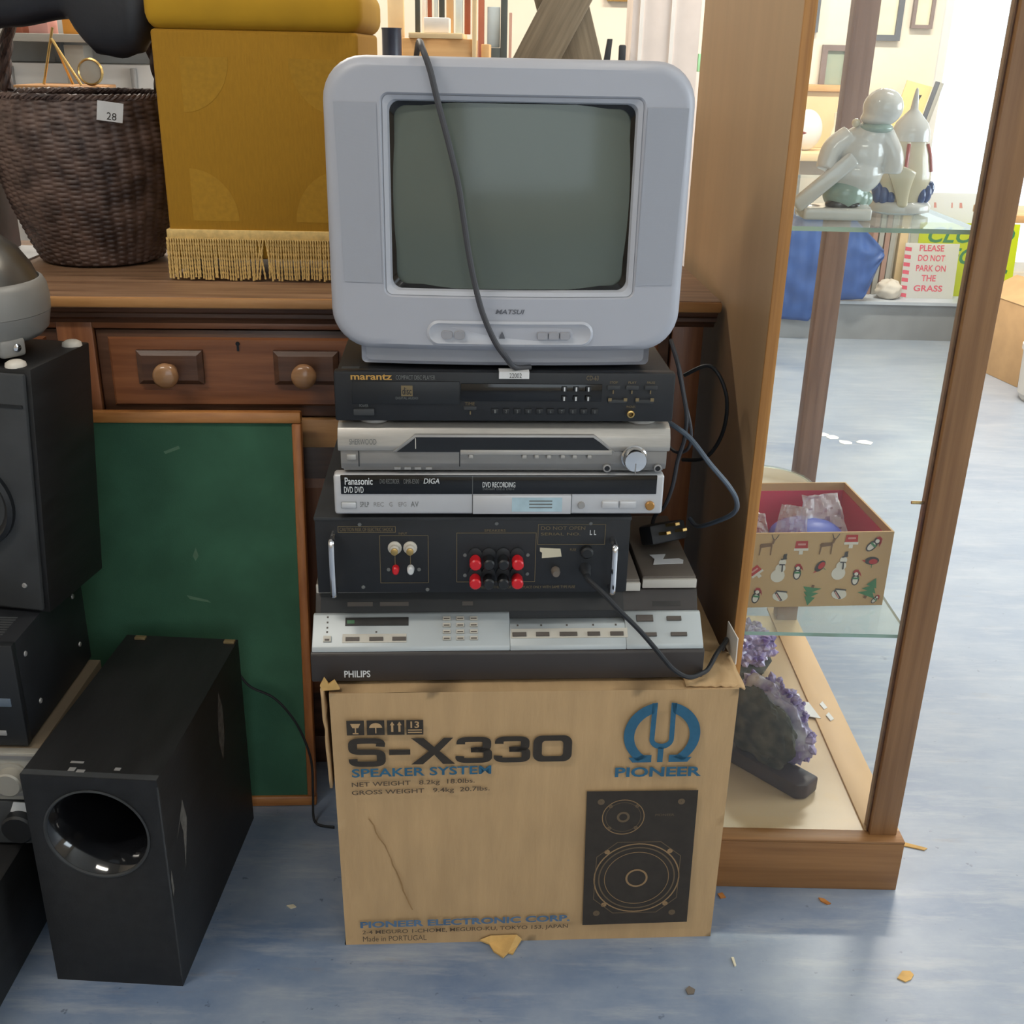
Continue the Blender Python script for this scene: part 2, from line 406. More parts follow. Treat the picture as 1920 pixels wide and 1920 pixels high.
# ------------------------------------------------------------------ geometry helpers
class B:
    def __init__(self):
        self.bm = bmesh.new()

    def _face(self, vs_, mi=0):
        try:
            f = self.bm.faces.new(vs_)
            f.material_index = mi
            return f
        except ValueError:
            return None

    def box(self, x0, x1, y0, y1, z0, z1, bev=0.0, seg=2, mi=0, T=None):
        co = [(x, y, z) for x in (x0, x1) for y in (y0, y1) for z in (z0, z1)]
        v = [self.bm.verts.new(T @ Vector(c) if T else c) for c in co]
        fs = [self._face([v[i] for i in q], mi) for q in
              ((0, 1, 3, 2), (4, 6, 7, 5), (0, 4, 5, 1), (2, 3, 7, 6), (0, 2, 6, 4), (1, 5, 7, 3))]
        if bev:
            es = set(e for f in fs for e in f.edges)
            bmesh.ops.bevel(self.bm, geom=list(es), offset=bev, segments=seg, profile=0.5, affect='EDGES', clamp_overlap=True)
        return self

    def prism(self, poly, axis, a0, a1, bev=0.0, mi=0, T=None):
        def p(u, v_, a):
            c = {'x': (a, u, v_), 'y': (u, a, v_), 'z': (u, v_, a)}[axis]
            return T @ Vector(c) if T else c
        A = [self.bm.verts.new(p(u, v_, a0)) for u, v_ in poly]
        C = [self.bm.verts.new(p(u, v_, a1)) for u, v_ in poly]
        n = len(poly)
        fs = [self._face(A, mi), self._face(C[::-1], mi)]
        for i in range(n):
            fs.append(self._face([A[i], C[i], C[(i + 1) % n], A[(i + 1) % n]], mi))
        if bev:
            es = set(e for f in fs if f for e in f.edges)
            bmesh.ops.bevel(self.bm, geom=list(es), offset=bev, segments=2, profile=0.5, affect='EDGES', clamp_overlap=True)
        return self

    def loft(self, loops, cap0=False, cap1=False, closed=True, mi=0):
        R = [[self.bm.verts.new(c) for c in lp] for lp in loops]
        n = len(R[0])
        for a, b in zip(R, R[1:]):
            for i in range(n if closed else n - 1):
                j = (i + 1) % n
                self._face([a[i], a[j], b[j], b[i]], mi)
        if cap0:
            self._face(R[0][::-1], mi)
        if cap1:
            self._face(R[-1], mi)
        return self

    def lathe(self, prof, c=(0, 0, 0), n=32, axis='z', mi=0, sx=1.0, sy=1.0, T=None, cap=True):
        loops = []
        for r, h in prof:
            lp = []
            for i in range(n):
                a = 2 * PI * i / n
                u, v_ = r * math.cos(a) * sx, r * math.sin(a) * sy
                q = {'z': (u, v_, h), 'y': (u, h, v_), 'x': (h, u, v_)}[axis]
                q = Vector((q[0] + c[0], q[1] + c[1], q[2] + c[2]))
                lp.append(T @ q if T else q)
            loops.append(lp)
        return self.loft(loops, cap and prof[0][0] > 1e-6, cap and prof[-1][0] > 1e-6, True, mi)

    def ell(self, c, r, seg=20, rings=12, T=None, mi=0):
        prof = []
        loops = []
        for k in range(rings + 1):
            t = PI * k / rings
            rr, h = max(math.sin(t), 1e-4), -math.cos(t)
            lp = []
            for i in range(seg):
                a = 2 * PI * i / seg
                q = Vector((c[0] + r[0] * rr * math.cos(a), c[1] + r[1] * rr * math.sin(a), c[2] + r[2] * h))
                lp.append(T @ q if T else q)
            loops.append(lp)
        return self.loft(loops, False, False, True, mi)

    def tube(self, pts, r, n=8, smooth=8, mi=0):
        P = [Vector(p) for p in pts]
        if smooth and len(P) > 2:
            Q = []
            for i in range(len(P) - 1):
                p0, p1, p2, p3 = P[max(i - 1, 0)], P[i], P[i + 1], P[min(i + 2, len(P) - 1)]
                for k in range(smooth):
                    t = k / smooth
                    Q.append(0.5 * ((2 * p1) + (p2 - p0) * t + (2 * p0 - 5 * p1 + 4 * p2 - p3) * t * t + (3 * p1 - p0 - 3 * p2 + p3) * t ** 3))
            Q.append(P[-1])
            P = Q
        loops = []
        prev = None
        for i, p in enumerate(P):
            d = (P[min(i + 1, len(P) - 1)] - P[max(i - 1, 0)]).normalized()
            if prev is None:
                a = Vector((0, 0, 1)) if abs(d.z) < 0.9 else Vector((1, 0, 0))
                u = d.cross(a).normalized()
            else:
                u = (prev - d * prev.dot(d)).normalized()
            prev = u
            v_ = d.cross(u)
            rr = r(i / (len(P) - 1)) if callable(r) else r
            loops.append([p + rr * (math.cos(2 * PI * k / n) * u + math.sin(2 * PI * k / n) * v_) for k in range(n)])
        return self.loft(loops, True, True, True, mi)

    def grid(self, fn, nu, nv, mi=0):
        V = [[self.bm.verts.new(fn(i / nu, j / nv)) for j in range(nv + 1)] for i in range(nu + 1)]
        for i in range(nu):
            for j in range(nv):
                self._face([V[i][j], V[i + 1][j], V[i + 1][j + 1], V[i][j + 1]], mi)
        return self

    def poly(self, pts, mi=0):
        self._face([self.bm.verts.new(p) for p in pts], mi)
        return self

    def mesh(self, name, smooth=None):
        bmesh.ops.recalc_face_normals(self.bm, faces=self.bm.faces[:])
        me = bpy.data.meshes.new(name)
        self.bm.to_mesh(me)
        self.bm.free()
        if smooth is not None:
            me.polygons.foreach_set('use_smooth', [True] * len(me.polygons))
            me.set_sharp_from_angle(angle=math.radians(smooth))
        return me

    def obj(self, name, material, parent=None, smooth=35, loc=None, rot=None):
        me = self.mesh(name, smooth)
        for m_ in (material if isinstance(material, (list, tuple)) else [material]):
            me.materials.append(M[m_] if isinstance(m_, str) else m_)
        o = bpy.data.objects.new(name, me)
        COL.objects.link(o)
        if parent:
            o.parent = parent
        if loc:
            o.location = loc
        if rot:
            o.rotation_euler = rot
        return o


def tag(o, label=None, cat=None, group=None, kind=None):
    if label:
        o['label'] = label
    if cat:
        o['category'] = cat
    if group:
        o['group'] = group
    if kind:
        o['kind'] = kind
    return o


def thing(name, label, cat, loc=(0, 0, 0), rz=0.0, group=None):
    o = bpy.data.objects.new(name, None)
    o.empty_display_size = 0.05
    COL.objects.link(o)
    o.location = loc
    o.rotation_euler = (0, 0, math.radians(rz))
    return tag(o, label, cat, group)


def struct(o):
    o['kind'] = 'structure'
    return o


def text(name, s, x0, x1, z0, z1, y, material, parent, bold=0.0, shear=0.0, fn=None, skew=0.0):
    cu = bpy.data.curves.new('t', 'FONT')
    cu.body = s
    cu.offset = bold
    cu.shear = shear
    cu.resolution_u = 3
    tmp = bpy.data.objects.new('t', cu)
    me = bpy.data.meshes.new_from_object(tmp)
    bpy.data.objects.remove(tmp)
    xs = [v.co.x for v in me.vertices]
    ys = [v.co.y for v in me.vertices]
    ax_, bx_, ay_, by_ = min(xs), max(xs), min(ys), max(ys)
    for v in me.vertices:
        u = (v.co.x - ax_) / (bx_ - ax_)
        t = (v.co.y - ay_) / max(by_ - ay_, 1e-6)
        X, Z = x0 + u * (x1 - x0), z0 + t * (z1 - z0) + skew * u
        v.co = fn(X, Z) if fn else (X, y, Z)
    me.name = name
    me.materials.clear()
    me.materials.append(M[material])
    o = bpy.data.objects.new(name, me)
    COL.objects.link(o)
    o.parent = parent
    return o


def copy_tree(o, parent=None):
    c = o.copy()
    COL.objects.link(c)
    c.parent = parent
    for ch in list(o.children):
        copy_tree(ch, c)
    return c


def rrect(w_, h_, r, n=6, m_=8, cx=0.0, cz=0.0, rb=None):
    """points of a rounded rectangle, the same count for every call with the same n, m_"""
    rb = r if rb is None else rb
    pts = []
    cs = [(w_ / 2, h_ / 2, r, 0), (-w_ / 2, h_ / 2, r, 90), (-w_ / 2, -h_ / 2, rb, 180), (w_ / 2, -h_ / 2, rb, 270)]
    for k, (x, z, rr, a0) in enumerate(cs):
        ccx, ccz = x - math.copysign(rr, x), z - math.copysign(rr, z)
        for i in range(n + 1):
            a = math.radians(a0 + 90 * i / n)
            pts.append((ccx + rr * math.cos(a), ccz + rr * math.sin(a)))
        x2, z2, r2, a2 = cs[(k + 1) % 4]
        c2x, c2z = x2 - math.copysign(r2, x2), z2 - math.copysign(r2, z2)
        q0 = pts[-1]
        q1 = (c2x + r2 * math.cos(math.radians(a2)), c2z + r2 * math.sin(math.radians(a2)))
        for i in range(1, m_):
            t = i / m_
            pts.append((q0[0] + (q1[0] - q0[0]) * t, q0[1] + (q1[1] - q0[1]) * t))
    return [(a + cx, b + cz) for a, b in pts]


def circ(r, n=24, cx=0.0, cz=0.0, sx=1.0, sz=1.0):
    return [(cx + r * sx * math.cos(2 * PI * i / n), cz + r * sz * math.sin(2 * PI * i / n)) for i in range(n)]


def ring_print(name, parent, cx, cz, r0, r1, y, material, n=48, sx=1.0, sz=1.0):
    b = B()
    b.loft([[(x, y, z) for x, z in circ(r0, n, cx, cz, sx, sz)], [(x, y, z) for x, z in circ(r1, n, cx, cz, sx, sz)]])
    return b.obj(name, material, parent, None)


def flat(name, parent, pts, y, material):
    return B().poly([(x, y, z) for x, z in pts]).obj(name, material, parent, None)


def rect(x0, x1, z0, z1):
    return [(x0, z0), (x1, z0), (x1, z1), (x0, z1)]


def nz3(p, s):
    return mnoise.noise(Vector(p) * s)


# ================================================================== THE ROOM
XL, XR, YF, YB, ZC = -4.0, 4.2, -3.2, 5.72, 2.9
b = B()
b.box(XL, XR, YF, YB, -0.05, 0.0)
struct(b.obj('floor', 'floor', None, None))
b = B()
b.box(XL, XR, YF, YB, ZC, ZC + 0.05)
struct(b.obj('ceiling', 'ceil', None, None))
# back wall with a window opening  x 2.0..3.9, z .24..2.6
b = B()
b.box(XL, 2.0, YB, YB + 0.12, 0, ZC)
b.box(3.9, XR, YB, YB + 0.12, 0, ZC)
b.box(2.0, 3.9, YB, YB + 0.12, 0, 0.26)
b.box(2.0, 3.9, YB, YB + 0.12, 2.6, ZC)
struct(b.obj('wall_back', 'cream', None, None))
b = B()
b.box(XL - 0.1, XL, YF, YB, 0, ZC)
struct(b.obj('wall_left', 'cream', None, None))
b = B()   # right wall with a window opening y -.25..3.05, z .8..2.35
b.box(XR, XR + 0.1, YF, -0.25, 0, ZC)
b.box(XR, XR + 0.1, 3.05, YB, 0, ZC)
b.box(XR, XR + 0.1, -0.25, 3.05, 0, 0.78)
b.box(XR, XR + 0.1, -0.25, 3.05, 2.32, ZC)
struct(b.obj('wall_right', 'cream', None, None))
b = B()   # wall behind the viewer with the shop window  x -.65..2.45, z .6..2.6
b.box(XL, -0.65, YF - 0.1, YF, 0, ZC)
b.box(2.45, XR, YF - 0.1, YF, 0, ZC)
b.box(-0.65, 2.45, YF - 0.1, YF, 0, 0.62)
b.box(-0.65, 2.45, YF - 0.1, YF, 2.58, ZC)
struct(b.obj('wall_front', 'cream', None, None))


def window(name, x0, x1, z0, z1, axis, at, th):
    root = bpy.data.objects.new(name, None)
    COL.objects.link(root)
    root['kind'] = 'structure'

    def bx(u0, u1, v0, v1, d0, d1, nm, m_):
        q = B()
        if axis == 'y':
            q.box(u0, u1, at + d0, at + d1, v0, v1)
        else:
            q.box(at + d0, at + d1, u0, u1, v0, v1)
        q.obj(nm, m_, root, None)
    fr = 0.05
    bx(x0, x1, z0, z0 + fr, 0.02, th, 'window_frame', 'white')
    bx(x0, x1, z1 - fr, z1, 0.02, th, 'window_frame', 'white')
    bx(x0, x0 + fr, z0 + fr, z1 - fr, 0.02, th, 'window_frame', 'white')
    bx(x1 - fr, x1, z0 + fr, z1 - fr, 0.02, th, 'window_frame', 'white')
    bx(x0 + fr, x1 - fr, z0 + fr, z1 - fr, 0.05, 0.055, 'pane', 'winglass')
    return root


window('window_1', 2.0, 3.9, 0.26, 2.6, 'y', YB, 0.1)
window('window_2', -0.25, 3.05, 0.78, 2.32, 'x', XR, 0.09)
window('window_3', -0.65, 2.45, 0.62, 2.58, 'y', YF - 0.1, 0.09)

# low grey ledge along the back wall
b = B()
b.box(0.2, XR, 5.27, YB, 0, 0.175)
o = struct(b.obj('trim_1', 'ledge', None, None))
b = B()
b.box(0.2, XR, 5.25, YB, 0.175, 0.19)
b.obj('ledge_top', 'ledge_top', o, None)
# boxed white column
b = B()
b.box(0.42, 0.682, 4.6, 4.86, 0, ZC)
o = struct(b.obj('trim_2', 'pillar', None, None))
for x in (0.455, 0.575):
    q = B()
    q.box(x - 0.007, x + 0.007, 4.592, 4.6, 0, ZC)
    q.obj('moulding', 'white', o, None)


# ceiling lamps (out of the picture, they light the hall)
def lamp(x, y, power, label):
    t = thing('ceiling_lamp', label, 'lamp', (x, y, ZC), 0, 'fluorescent ceiling lamps')
    q = B()
    q.box(-0.62, 0.62, -0.11, 0.11, -0.05, 0)
    q.obj('housing', 'white', t)
    q = B()
    q.box(-0.6, 0.6, -0.09, 0.09, -0.066, -0.05, 0.006)
    q.obj('diffuser', 'lamp', t)
    l = area('lamp_light', (x, y, ZC - 0.08), (0, 0, 0), 1.2, 0.18, power, (1.0, 0.93, 0.82))


lamp(1.5, 4.3, 70, 'fluorescent ceiling lamp nearest the back window')
lamp(-1.2, 4.3, 62, 'fluorescent ceiling lamp above the back shelves')
lamp(1.0, 1.8, 22, 'fluorescent ceiling lamp above the display cabinet')
lamp(1.2, -1.6, 14, 'fluorescent ceiling lamp nearest the shop window')
lamp(-1.4, 0.3, 24, 'unseen ceiling lamp added at front left to brighten the cabinet panel')  # unseen lamp, added to brighten the cabinet panel from the front left


# ================================================================== CARDBOARD BOX
BX = thing('cardboard_box', 'worn brown cardboard speaker carton standing on the floor under the stack', 'box', (0.041, 1.2985, 0), 3.5)
W_, D_, H_ = 0.566, 0.345, 0.449


def wob(x, y, z, a=0.0022):
    return a * nz3((x, y, z), 9.0) + 0.5 * a * nz3((x + 3, y, z), 24.0)


b = B()
hw = W_ / 2


def fr(u, v):
    x, z = -hw + u * W_, v * H_
    e = min(u, 1 - u, v, 1 - v)
    k = min(1, e * 12)
    bul = -0.004 * math.sin(PI * u) * math.sin(PI * v)
    return (x * (1 + 0.022 * (v - 0.35) * (1 if x < 0 else 0)), bul + k * wob(x, 0, z), z)


b.grid(fr, 44, 34)
b.grid(lambda u, v: (-hw + u * W_, D_, v * H_), 4, 4)
b.grid(lambda u, v: (-hw * (1 + 0.022 * (v - 0.35)) - 0.004 * math.sin(PI * u) * math.sin(PI * v), u * D_, v * H_), 10, 10)
b.grid(lambda u, v: (hw + 0.003 * math.sin(PI * u) * math.sin(PI * v), u * D_, v * H_), 10, 10)
b.grid(lambda u, v: (-hw * (1 + (0.0143 if True else 0)) + u * (W_ + hw * 0.0143), v * D_, H_ + wob(u, v, 1, 0.001)), 12, 8)
b.grid(lambda u, v: (-hw + u * W_, v * D_, 0.0), 2, 2)
bmesh.ops.remove_doubles(b.bm, verts=b.bm.verts[:], dist=0.0012)
b.obj('carton_body', 'card', BX, 50)
# top edge flaps and torn pieces
b = B()
b.grid(lambda u, v: (-hw - 0.010 - 0.006 * v * (1 + nz3((u, v, 3), 6)), 0.003 + u * 0.16, H_ - 0.16 + 0.165 * v + 0.004 * nz3((u * 3, v, 1), 4)), 12, 10)
o = b.obj('side_flap', 'card', BX, 50)
o.modifiers.new('s', 'SOLIDIFY').thickness = 0.004
b = B()
b.grid(lambda u, v: (hw - 0.075 + u * 0.085, 0.004 + v * 0.10, H_ + 0.004 + 0.006 * abs(nz3((u * 2, v * 2, 5), 3)) - 0.006 * u * u), 12, 10)
o = b.obj('top_flap', 'card', BX, 50)
o.modifiers.new('s', 'SOLIDIFY').thickness = 0.003
b = B()
b.prism([(-0.295, 0.452), (-0.272, 0.454), (-0.279, 0.468), (-0.287, 0.462), (-0.293, 0.472), (-0.299, 0.460)], 'y', 0.002, 0.006)
b.obj('torn_corner', 'card2', BX)
b = B()
pts = [(-0.076, 0.004), (-0.062, -0.001), (-0.056, -0.016), (-0.049, -0.022), (-0.042, -0.029), (-0.034, -0.02), (-0.027, -0.022), (-0.02, -0.008), (-0.012, 0.003), (-0.02, 0.012), (-0.06, 0.012)]
lo = [(x, -0.004 + (z - 0.003) * (1.0 if z < 0 else 0.0), max(z, 0.0) * 1.0 + 0.0006 + 0.004 * abs(nz3((x, 0, z), 60))) for x, z in pts]
hi = [(x, y, z + 0.003) for x, y, z in lo]
b.loft([lo, hi], True, True)
b.obj('torn_flap', 'card2', BX, None)
FY = -0.0068


def bp(name, pts, m_):
    return flat(name, BX, pts, FY, m_)


# four handling symbols
for k, (x0, x1) in enumerate(((-0.2643, -0.2401), (-0.2364, -0.212), (-0.2084, -0.1845), (-0.1818, -0.1584))):
    z0, z1 = 0.385, 0.409
    sq = bp('printed_symbol', rect(x0, x1, z0, z1), 'ink')
    xm = (x0 + x1) / 2
    if k == 0:
        g = B()
        g.poly([(xm - 0.007, FY - .0003, z1 - 0.005), (xm - 0.004, FY - .0003, z1 - 0.012), (xm + 0.004, FY - .0003, z1 - 0.012), (xm + 0.007, FY - .0003, z1 - 0.005)])
        g.box(xm - 0.0008, xm + 0.0008, FY - .0003, FY - .0002, z0 + 0.003, z1 - 0.012)
        g.box(xm - 0.004, xm + 0.004, FY - .0003, FY - .0002, z0 + 0.002, z0 + 0.004)
    elif k == 1:
        g = B()
        g.poly([(xm + 0.009 * math.cos(a * PI / 8), FY - .0003, z0 + 0.012 + 0.008 * math.sin(a * PI / 8)) for a in range(9)])
        g.box(xm - 0.0008, xm + 0.0008, FY - .0003, FY - .0002, z0 + 0.003, z0 + 0.012)
    elif k == 2:
        g = B()
        for dx in (-0.005, 0.005):
            g.box(xm + dx - 0.0015, xm + dx + 0.0015, FY - .0003, FY - .0002, z0 + 0.005, z1 - 0.007)
            g.poly([(xm + dx - 0.0032, FY - .0003, z1 - 0.008), (xm + dx + 0.0032, FY - .0003, z1 - 0.008), (xm + dx, FY - .0003, z1 - 0.002)])
    else:
        g = B()
        g.box(x0 + 0.002, x1 - 0.002, FY - .0003, FY - .0002, z0 + 0.003, z0 + 0.0045)
        g.box(x0 + 0.002, x1 - 0.002, FY - .0003, FY - .0002, z0 + 0.007, z0 + 0.0085)
    g.obj('symbol_glyph', 'card', sq, None)
    if k == 3:
        text('symbol_number', '13', xm - 0.006, xm + 0.006, z0 + 0.011, z1 - 0.002, FY - .0003, 'card', sq, 0.02)




# S-X330 in wide block letters
def block(name, strokes, x0, x1, z0, z1):
    """strokes: polygons in a unit square"""
    q = B()
    for st in strokes:
        q.poly([(x0 + u * (x1 - x0), FY, z0 + v * (z1 - z0)) for u, v in st])
    return q.obj(name, 'ink', BX, None)


def arcpoly(cx, cz, rx, rz, r2x, r2z, a0, a1, n=14):
    o_ = [(cx + rx * math.cos(math.radians(a0 + (a1 - a0) * i / n)), cz + rz * math.sin(math.radians(a0 + (a1 - a0) * i / n))) for i in range(n + 1)]
    i_ = [(cx + r2x * math.cos(math.radians(a0 + (a1 - a0) * i / n)), cz + r2z * math.sin(math.radians(a0 + (a1 - a0) * i / n))) for i in range(n + 1)]
    return o_, i_


def strip_letter(name, path, th_x, th_z, x0, x1, z0, z1):
    """a letter drawn by a broad stroke along a path in the unit square"""
    P = [Vector((p[0], p[1])) for p in path]
    L_, R_ = [], []
    for i, p in enumerate(P):
        d = (P[min(i + 1, len(P) - 1)] - P[max(i - 1, 0)]).normalized()
        n_ = Vector((-d.y, d.x))
        off = Vector((n_.x * th_x, n_.y * th_z))
        L_.append(p + off)
        R_.append(p - off)
    q = B()
    f = lambda p: (x0 + p.x * (x1 - x0), FY, z0 + p.y * (z1 - z0))
    q.loft([[f(p) for p in L_], [f(p) for p in R_]], closed=False)
    return q.obj(name, 'ink', BX, None)


def sarc(cx, cz, rx, rz, a0, a1, n=8, e=0.45):
    out = []
    for i in range(n + 1):
        a = math.radians(a0 + (a1 - a0) * i / n)
        c_, s_ = math.cos(a), math.sin(a)
        out.append((cx + rx * math.copysign(abs(c_) ** e, c_), cz + rz * math.copysign(abs(s_) ** e, s_)))
    return out


TX, TZ = 0.12, 0.095
S_path = [(0.86, 0.70)] + sarc(0.5, 0.71, 0.38, 0.195, 12, 180, 14) + sarc(0.5, 0.71, 0.38, 0.195, 180, 268, 8)[1:] + sarc(0.5, 0.29, 0.38, 0.225, 88, 0, 8) + sarc(0.5, 0.29, 0.38, 0.195, 0, -168, 14)[1:] + [(0.12, 0.28)]
T_path = [(0.12, 0.72)] + sarc(0.48, 0.71, 0.36, 0.195, 172, 0, 14) + sarc(0.48, 0.71, 0.36, 0.195, 0, -88, 8)[1:] + [(0.40, 0.5)]
T_path2 = [(0.40, 0.5), (0.5, 0.5)] + sarc(0.50, 0.29, 0.37, 0.205, 88, 0, 8)[1:] + sarc(0.48, 0.29, 0.39, 0.195, 0, -172, 14)[1:] + [(0.10, 0.27)]
lz0, lz1 = 0.332, 0.380
strip_letter('printed_letter', S_path, TX, TZ, -0.2634, -0.2115, lz0, lz1)
block('printed_letter', [rect(0, 1, 0.0, 1)], -0.2065, -0.177, 0.3515, 0.3605)
block('printed_letter', [[(0, 1), (0.30, 1), (0.55, 0.66), (0.42, 0.5)], [(0.42, 0.5), (0, 0), (0.28, 0), (0.55, 0.36), (0.62, 0.5), (0.55, 0.66)],
                         [(0.55, 0.66), (0.78, 1), (1, 1), (0.68, 0.5), (0.62, 0.5)], [(0.62, 0.5), (0.68, 0.5), (1.05, 0), (0.76, 0), (0.55, 0.36)]], -0.176, -0.117, lz0 + 0.003, lz1 - 0.001)
for a, c in ((-0.1125, -0.0615), (-0.0585, -0.0075)):
    strip_letter('printed_letter', T_path, TX, TZ, a, c, lz0 + 0.004, lz1)
    strip_letter('printed_letter', T_path2, TX, TZ, a, c, lz0 + 0.004, lz1)
q = B()
lo_, li_ = rrect(0.055, 0.044, 0.012, 5, 4, 0.0232, 0.3585), rrect(0.030, 0.026, 0.005, 5, 4, 0.0232, 0.3585)
q.loft([[(x, FY, z) for x, z in lo_], [(x, FY, z) for x, z in li_]])
q.obj('printed_letter', 'ink', BX, None)
text('printed_line', 'SPEAKER SYSTEM', -0.2598, -0.063, 0.314, 0.3285, FY, 'inkblue', BX, 0.02, skew=0.003)
text('printed_line', 'NET WEIGHT   8.2kg  18.0lbs.', -0.2607, -0.0863, 0.2955, 0.3055, FY, 'inkfade', BX, 0.012, skew=0.0045)
text('printed_line', 'GROSS WEIGHT   9.4kg  20.7lbs.', -0.2612, -0.0648, 0.2815, 0.2915, FY, 'inkfade', BX, 0.012, skew=0.0045)
text('printed_line', 'PIONEER ELECTRONIC CORP.', -0.2572, 0.0603, 0.0385, 0.051, FY, 'inkpale', BX, 0.035, skew=0.005)
text('printed_line', '2-4 MEGURO 1-CHOME, MEGURO-KU, TOKYO 153, JAPAN', -0.2546, 0.058, 0.0245, 0.034, FY, 'inkfade', BX, 0.01, skew=0.0035)
text('printed_line', 'Made in PORTUGAL', -0.2541, -0.1577, 0.0120, 0.0222, FY, 'inkfade', BX, 0.0, skew=0.0005)
# tuning fork emblem: broken ring, two feet, fork
ccx, ccz, ro, ri = 0.1778, 0.3790, 0.0545, 0.0395
emb = B()
for s in (-1, 1):
    outer, inner = [], []
    for i in range(25):
        t = i / 24
        a = math.radians(79 - 133 * t)
        outer.append((ccx + s * ro * math.cos(a), FY, ccz + ro * math.sin(a)))
        a2 = math.radians(70 - 132 * t)
        inner.append((ccx + s * ri * math.cos(a2) , FY, ccz - 0.002 + ri * math.sin(a2) * 1.02))
    emb.loft([outer, inner], closed=False)
    # foot
    emb.poly([(ccx + s * x, FY, z) for x, z in ((0.0125, 0.3325), (0.0395, 0.3325), (0.0455, 0.341), (0.033, 0.341), (0.028, 0.345), (0.0125, 0.345))])
    # fork tine
    emb.poly([(ccx + s * x, FY, z) for x, z in ((0.0095, 0.432), (0.0175, 0.4315), (0.0170, 0.4130), (0.0175, 0.372), (0.0105, 0.372), (0.0100, 0.40))])
    emb.loft([[(ccx + s * (0.0175 * math.cos(a)), FY, 0.372 - 0.017 * math.sin(a)) for a in [PI / 2 * i / 8 for i in range(9)]],
              [(ccx + s * (0.0105 * math.cos(a)), FY, 0.372 - 0.008 * math.sin(a)) for a in [PI / 2 * i / 8 for i in range(9)]]], closed=False)
emb.poly([(ccx - 0.004, FY, 0.358), (ccx + 0.004, FY, 0.358), (ccx + 0.004, FY, 0.3325), (ccx - 0.004, FY, 0.3325)])
emb.obj('printed_emblem', 'inkblue', BX, None)
text('printed_line', 'PIONEER', 0.1145, 0.2393, 0.3075, 0.3245, FY, 'inkblue', BX, 0.03)
# printed picture of a loudspeaker
pic = bp('printed_picture', [(0.0802, 0.0348), (0.2415, 0.0365), (0.2380, 0.2828), (0.0755, 0.2838)], 'ink')
py = FY - 0.0004
ring_print('picture_ring', pic, 0.1310, 0.2372, 0.0300, 0.0313, py, 'cream_line')
ring_print('picture_ring', pic, 0.1310, 0.2372, 0.0255, 0.0262, py, 'tan_line')
ring_print('picture_ring', pic, 0.1310, 0.2372, 0.0060, 0.0095, py, 'tan_line')
ring_print('picture_ring', pic, 0.1578, 0.1240, 0.0630, 0.0650, py, 'cream_line')
ring_print('picture_ring', pic, 0.1578, 0.1240, 0.0560, 0.0582, py, 'tan_line')
ring_print('picture_ring', pic, 0.1578, 0.1240, 0.0480, 0.0490, py, 'cream_line')
ring_print('picture_ring', pic, 0.1578, 0.1240, 0.0138, 0.0168, py, 'cream_line')
for sx_ in (-1, 1):
    for sz_ in (-1, 1):
        ring_print('picture_screw', pic, 0.1578 + sx_ * 0.047, 0.124 + sz_ * 0.050, 0.0005, 0.0042, py, 'cream_line', 16)
        ring_print('picture_screw', pic, 0.131 + sx_ * 0.0195, 0.2372 + sz_ * 0.0195, 0.0005, 0.0032, py, 'tan_line', 16)
for x, z in ((0.0971, 0.2649), (0.2148, 0.2634), (0.1004, 0.0577), (0.2166, 0.0565)):
    ring_print('picture_screw', pic, x, z, 0.0005, 0.0052, py, 'tan_line', 16)
q = B()
oct_ = [(0.095, 0.165), (0.125, 0.192), (0.19, 0.192), (0.222, 0.165), (0.222, 0.085), (0.192, 0.057), (0.125, 0.057), (0.094, 0.085)]
oci = [(0.1578 + (x - 0.1578) * 0.982, 0.1245 + (z - 0.1245) * 0.982) for x, z in oct_]
q.loft([[(x, py, z) for x, z in oct_], [(x, py, z) for x, z in oci]])
q.obj('picture_outline', 'tan_line', pic, None)
text('picture_text', 'PIONEER', 0.178, 0.206, 0.238, 0.242, py, 'tan_line', pic, 0.0)
# crease in the card
rn = random.Random(2)
zz = [(-0.2401 + 0.0604 * t ** 0.8 + rn.uniform(-0.002, 0.002), 0.2416 - 0.17 * t) for t in [k / 14 for k in range(15)]]
b = B()
b.loft([[(x - 0.0012 * rn.uniform(0.4, 1.3), FY + 0.0006, z) for x, z in zz], [(x + 0.0012 * rn.uniform(0.4, 1.3), FY + 0.0006, z) for x, z in zz]], closed=False)
b.obj('crease', 'creased', BX, None)

# ================================================================== VIDEO RECORDER
VC = thing('video_recorder', 'large vintage video recorder with pale sloping control panel on the cardboard box', 'video recorder', (0.001, 1.3175, 0.4505), 3.6)
hw = 0.2735
b = B()
b.prism([(0.0, 0.004), (0.0, 0.046), (0.004, 0.050), (0.30, 0.050), (0.30, 0.004)], 'x', -hw, hw, 0.002)
b.obj('lower_case', 'vcr_brown', VC)
for x in (-0.22, 0.22):
    for y in (0.05, 0.26):
        q = B()
        q.lathe([(0.012, 0.0), (0.012, 0.006)], (x, y, -0.001), 16)
        q.obj('foot', 'rubber', VC)
b = B()   # sloping panel, left full height and right full height, middle lower
sl = lambda y: 0.050 + (y - 0.002) * (0.037 / 0.040)
b.prism([(0.002, 0.0495), (0.004, 0.056), (0.040, 0.088), (0.046, 0.088), (0.046, 0.0495)], 'x', -hw + 0.002, 0.0008, 0.0015)
b.prism([(0.002, 0.0495), (0.004, 0.056), (0.028, 0.0772), (0.046, 0.0772), (0.046, 0.0495)], 'x', 0.0008, 0.163, 0.0012)
b.prism([(0.002, 0.0495), (0.004, 0.056), (0.040, 0.088), (0.046, 0.088), (0.046, 0.0495)], 'x', 0.163, hw - 0.002, 0.0015)
b.obj('control_panel', 'vcr_silver', VC)
b = B()
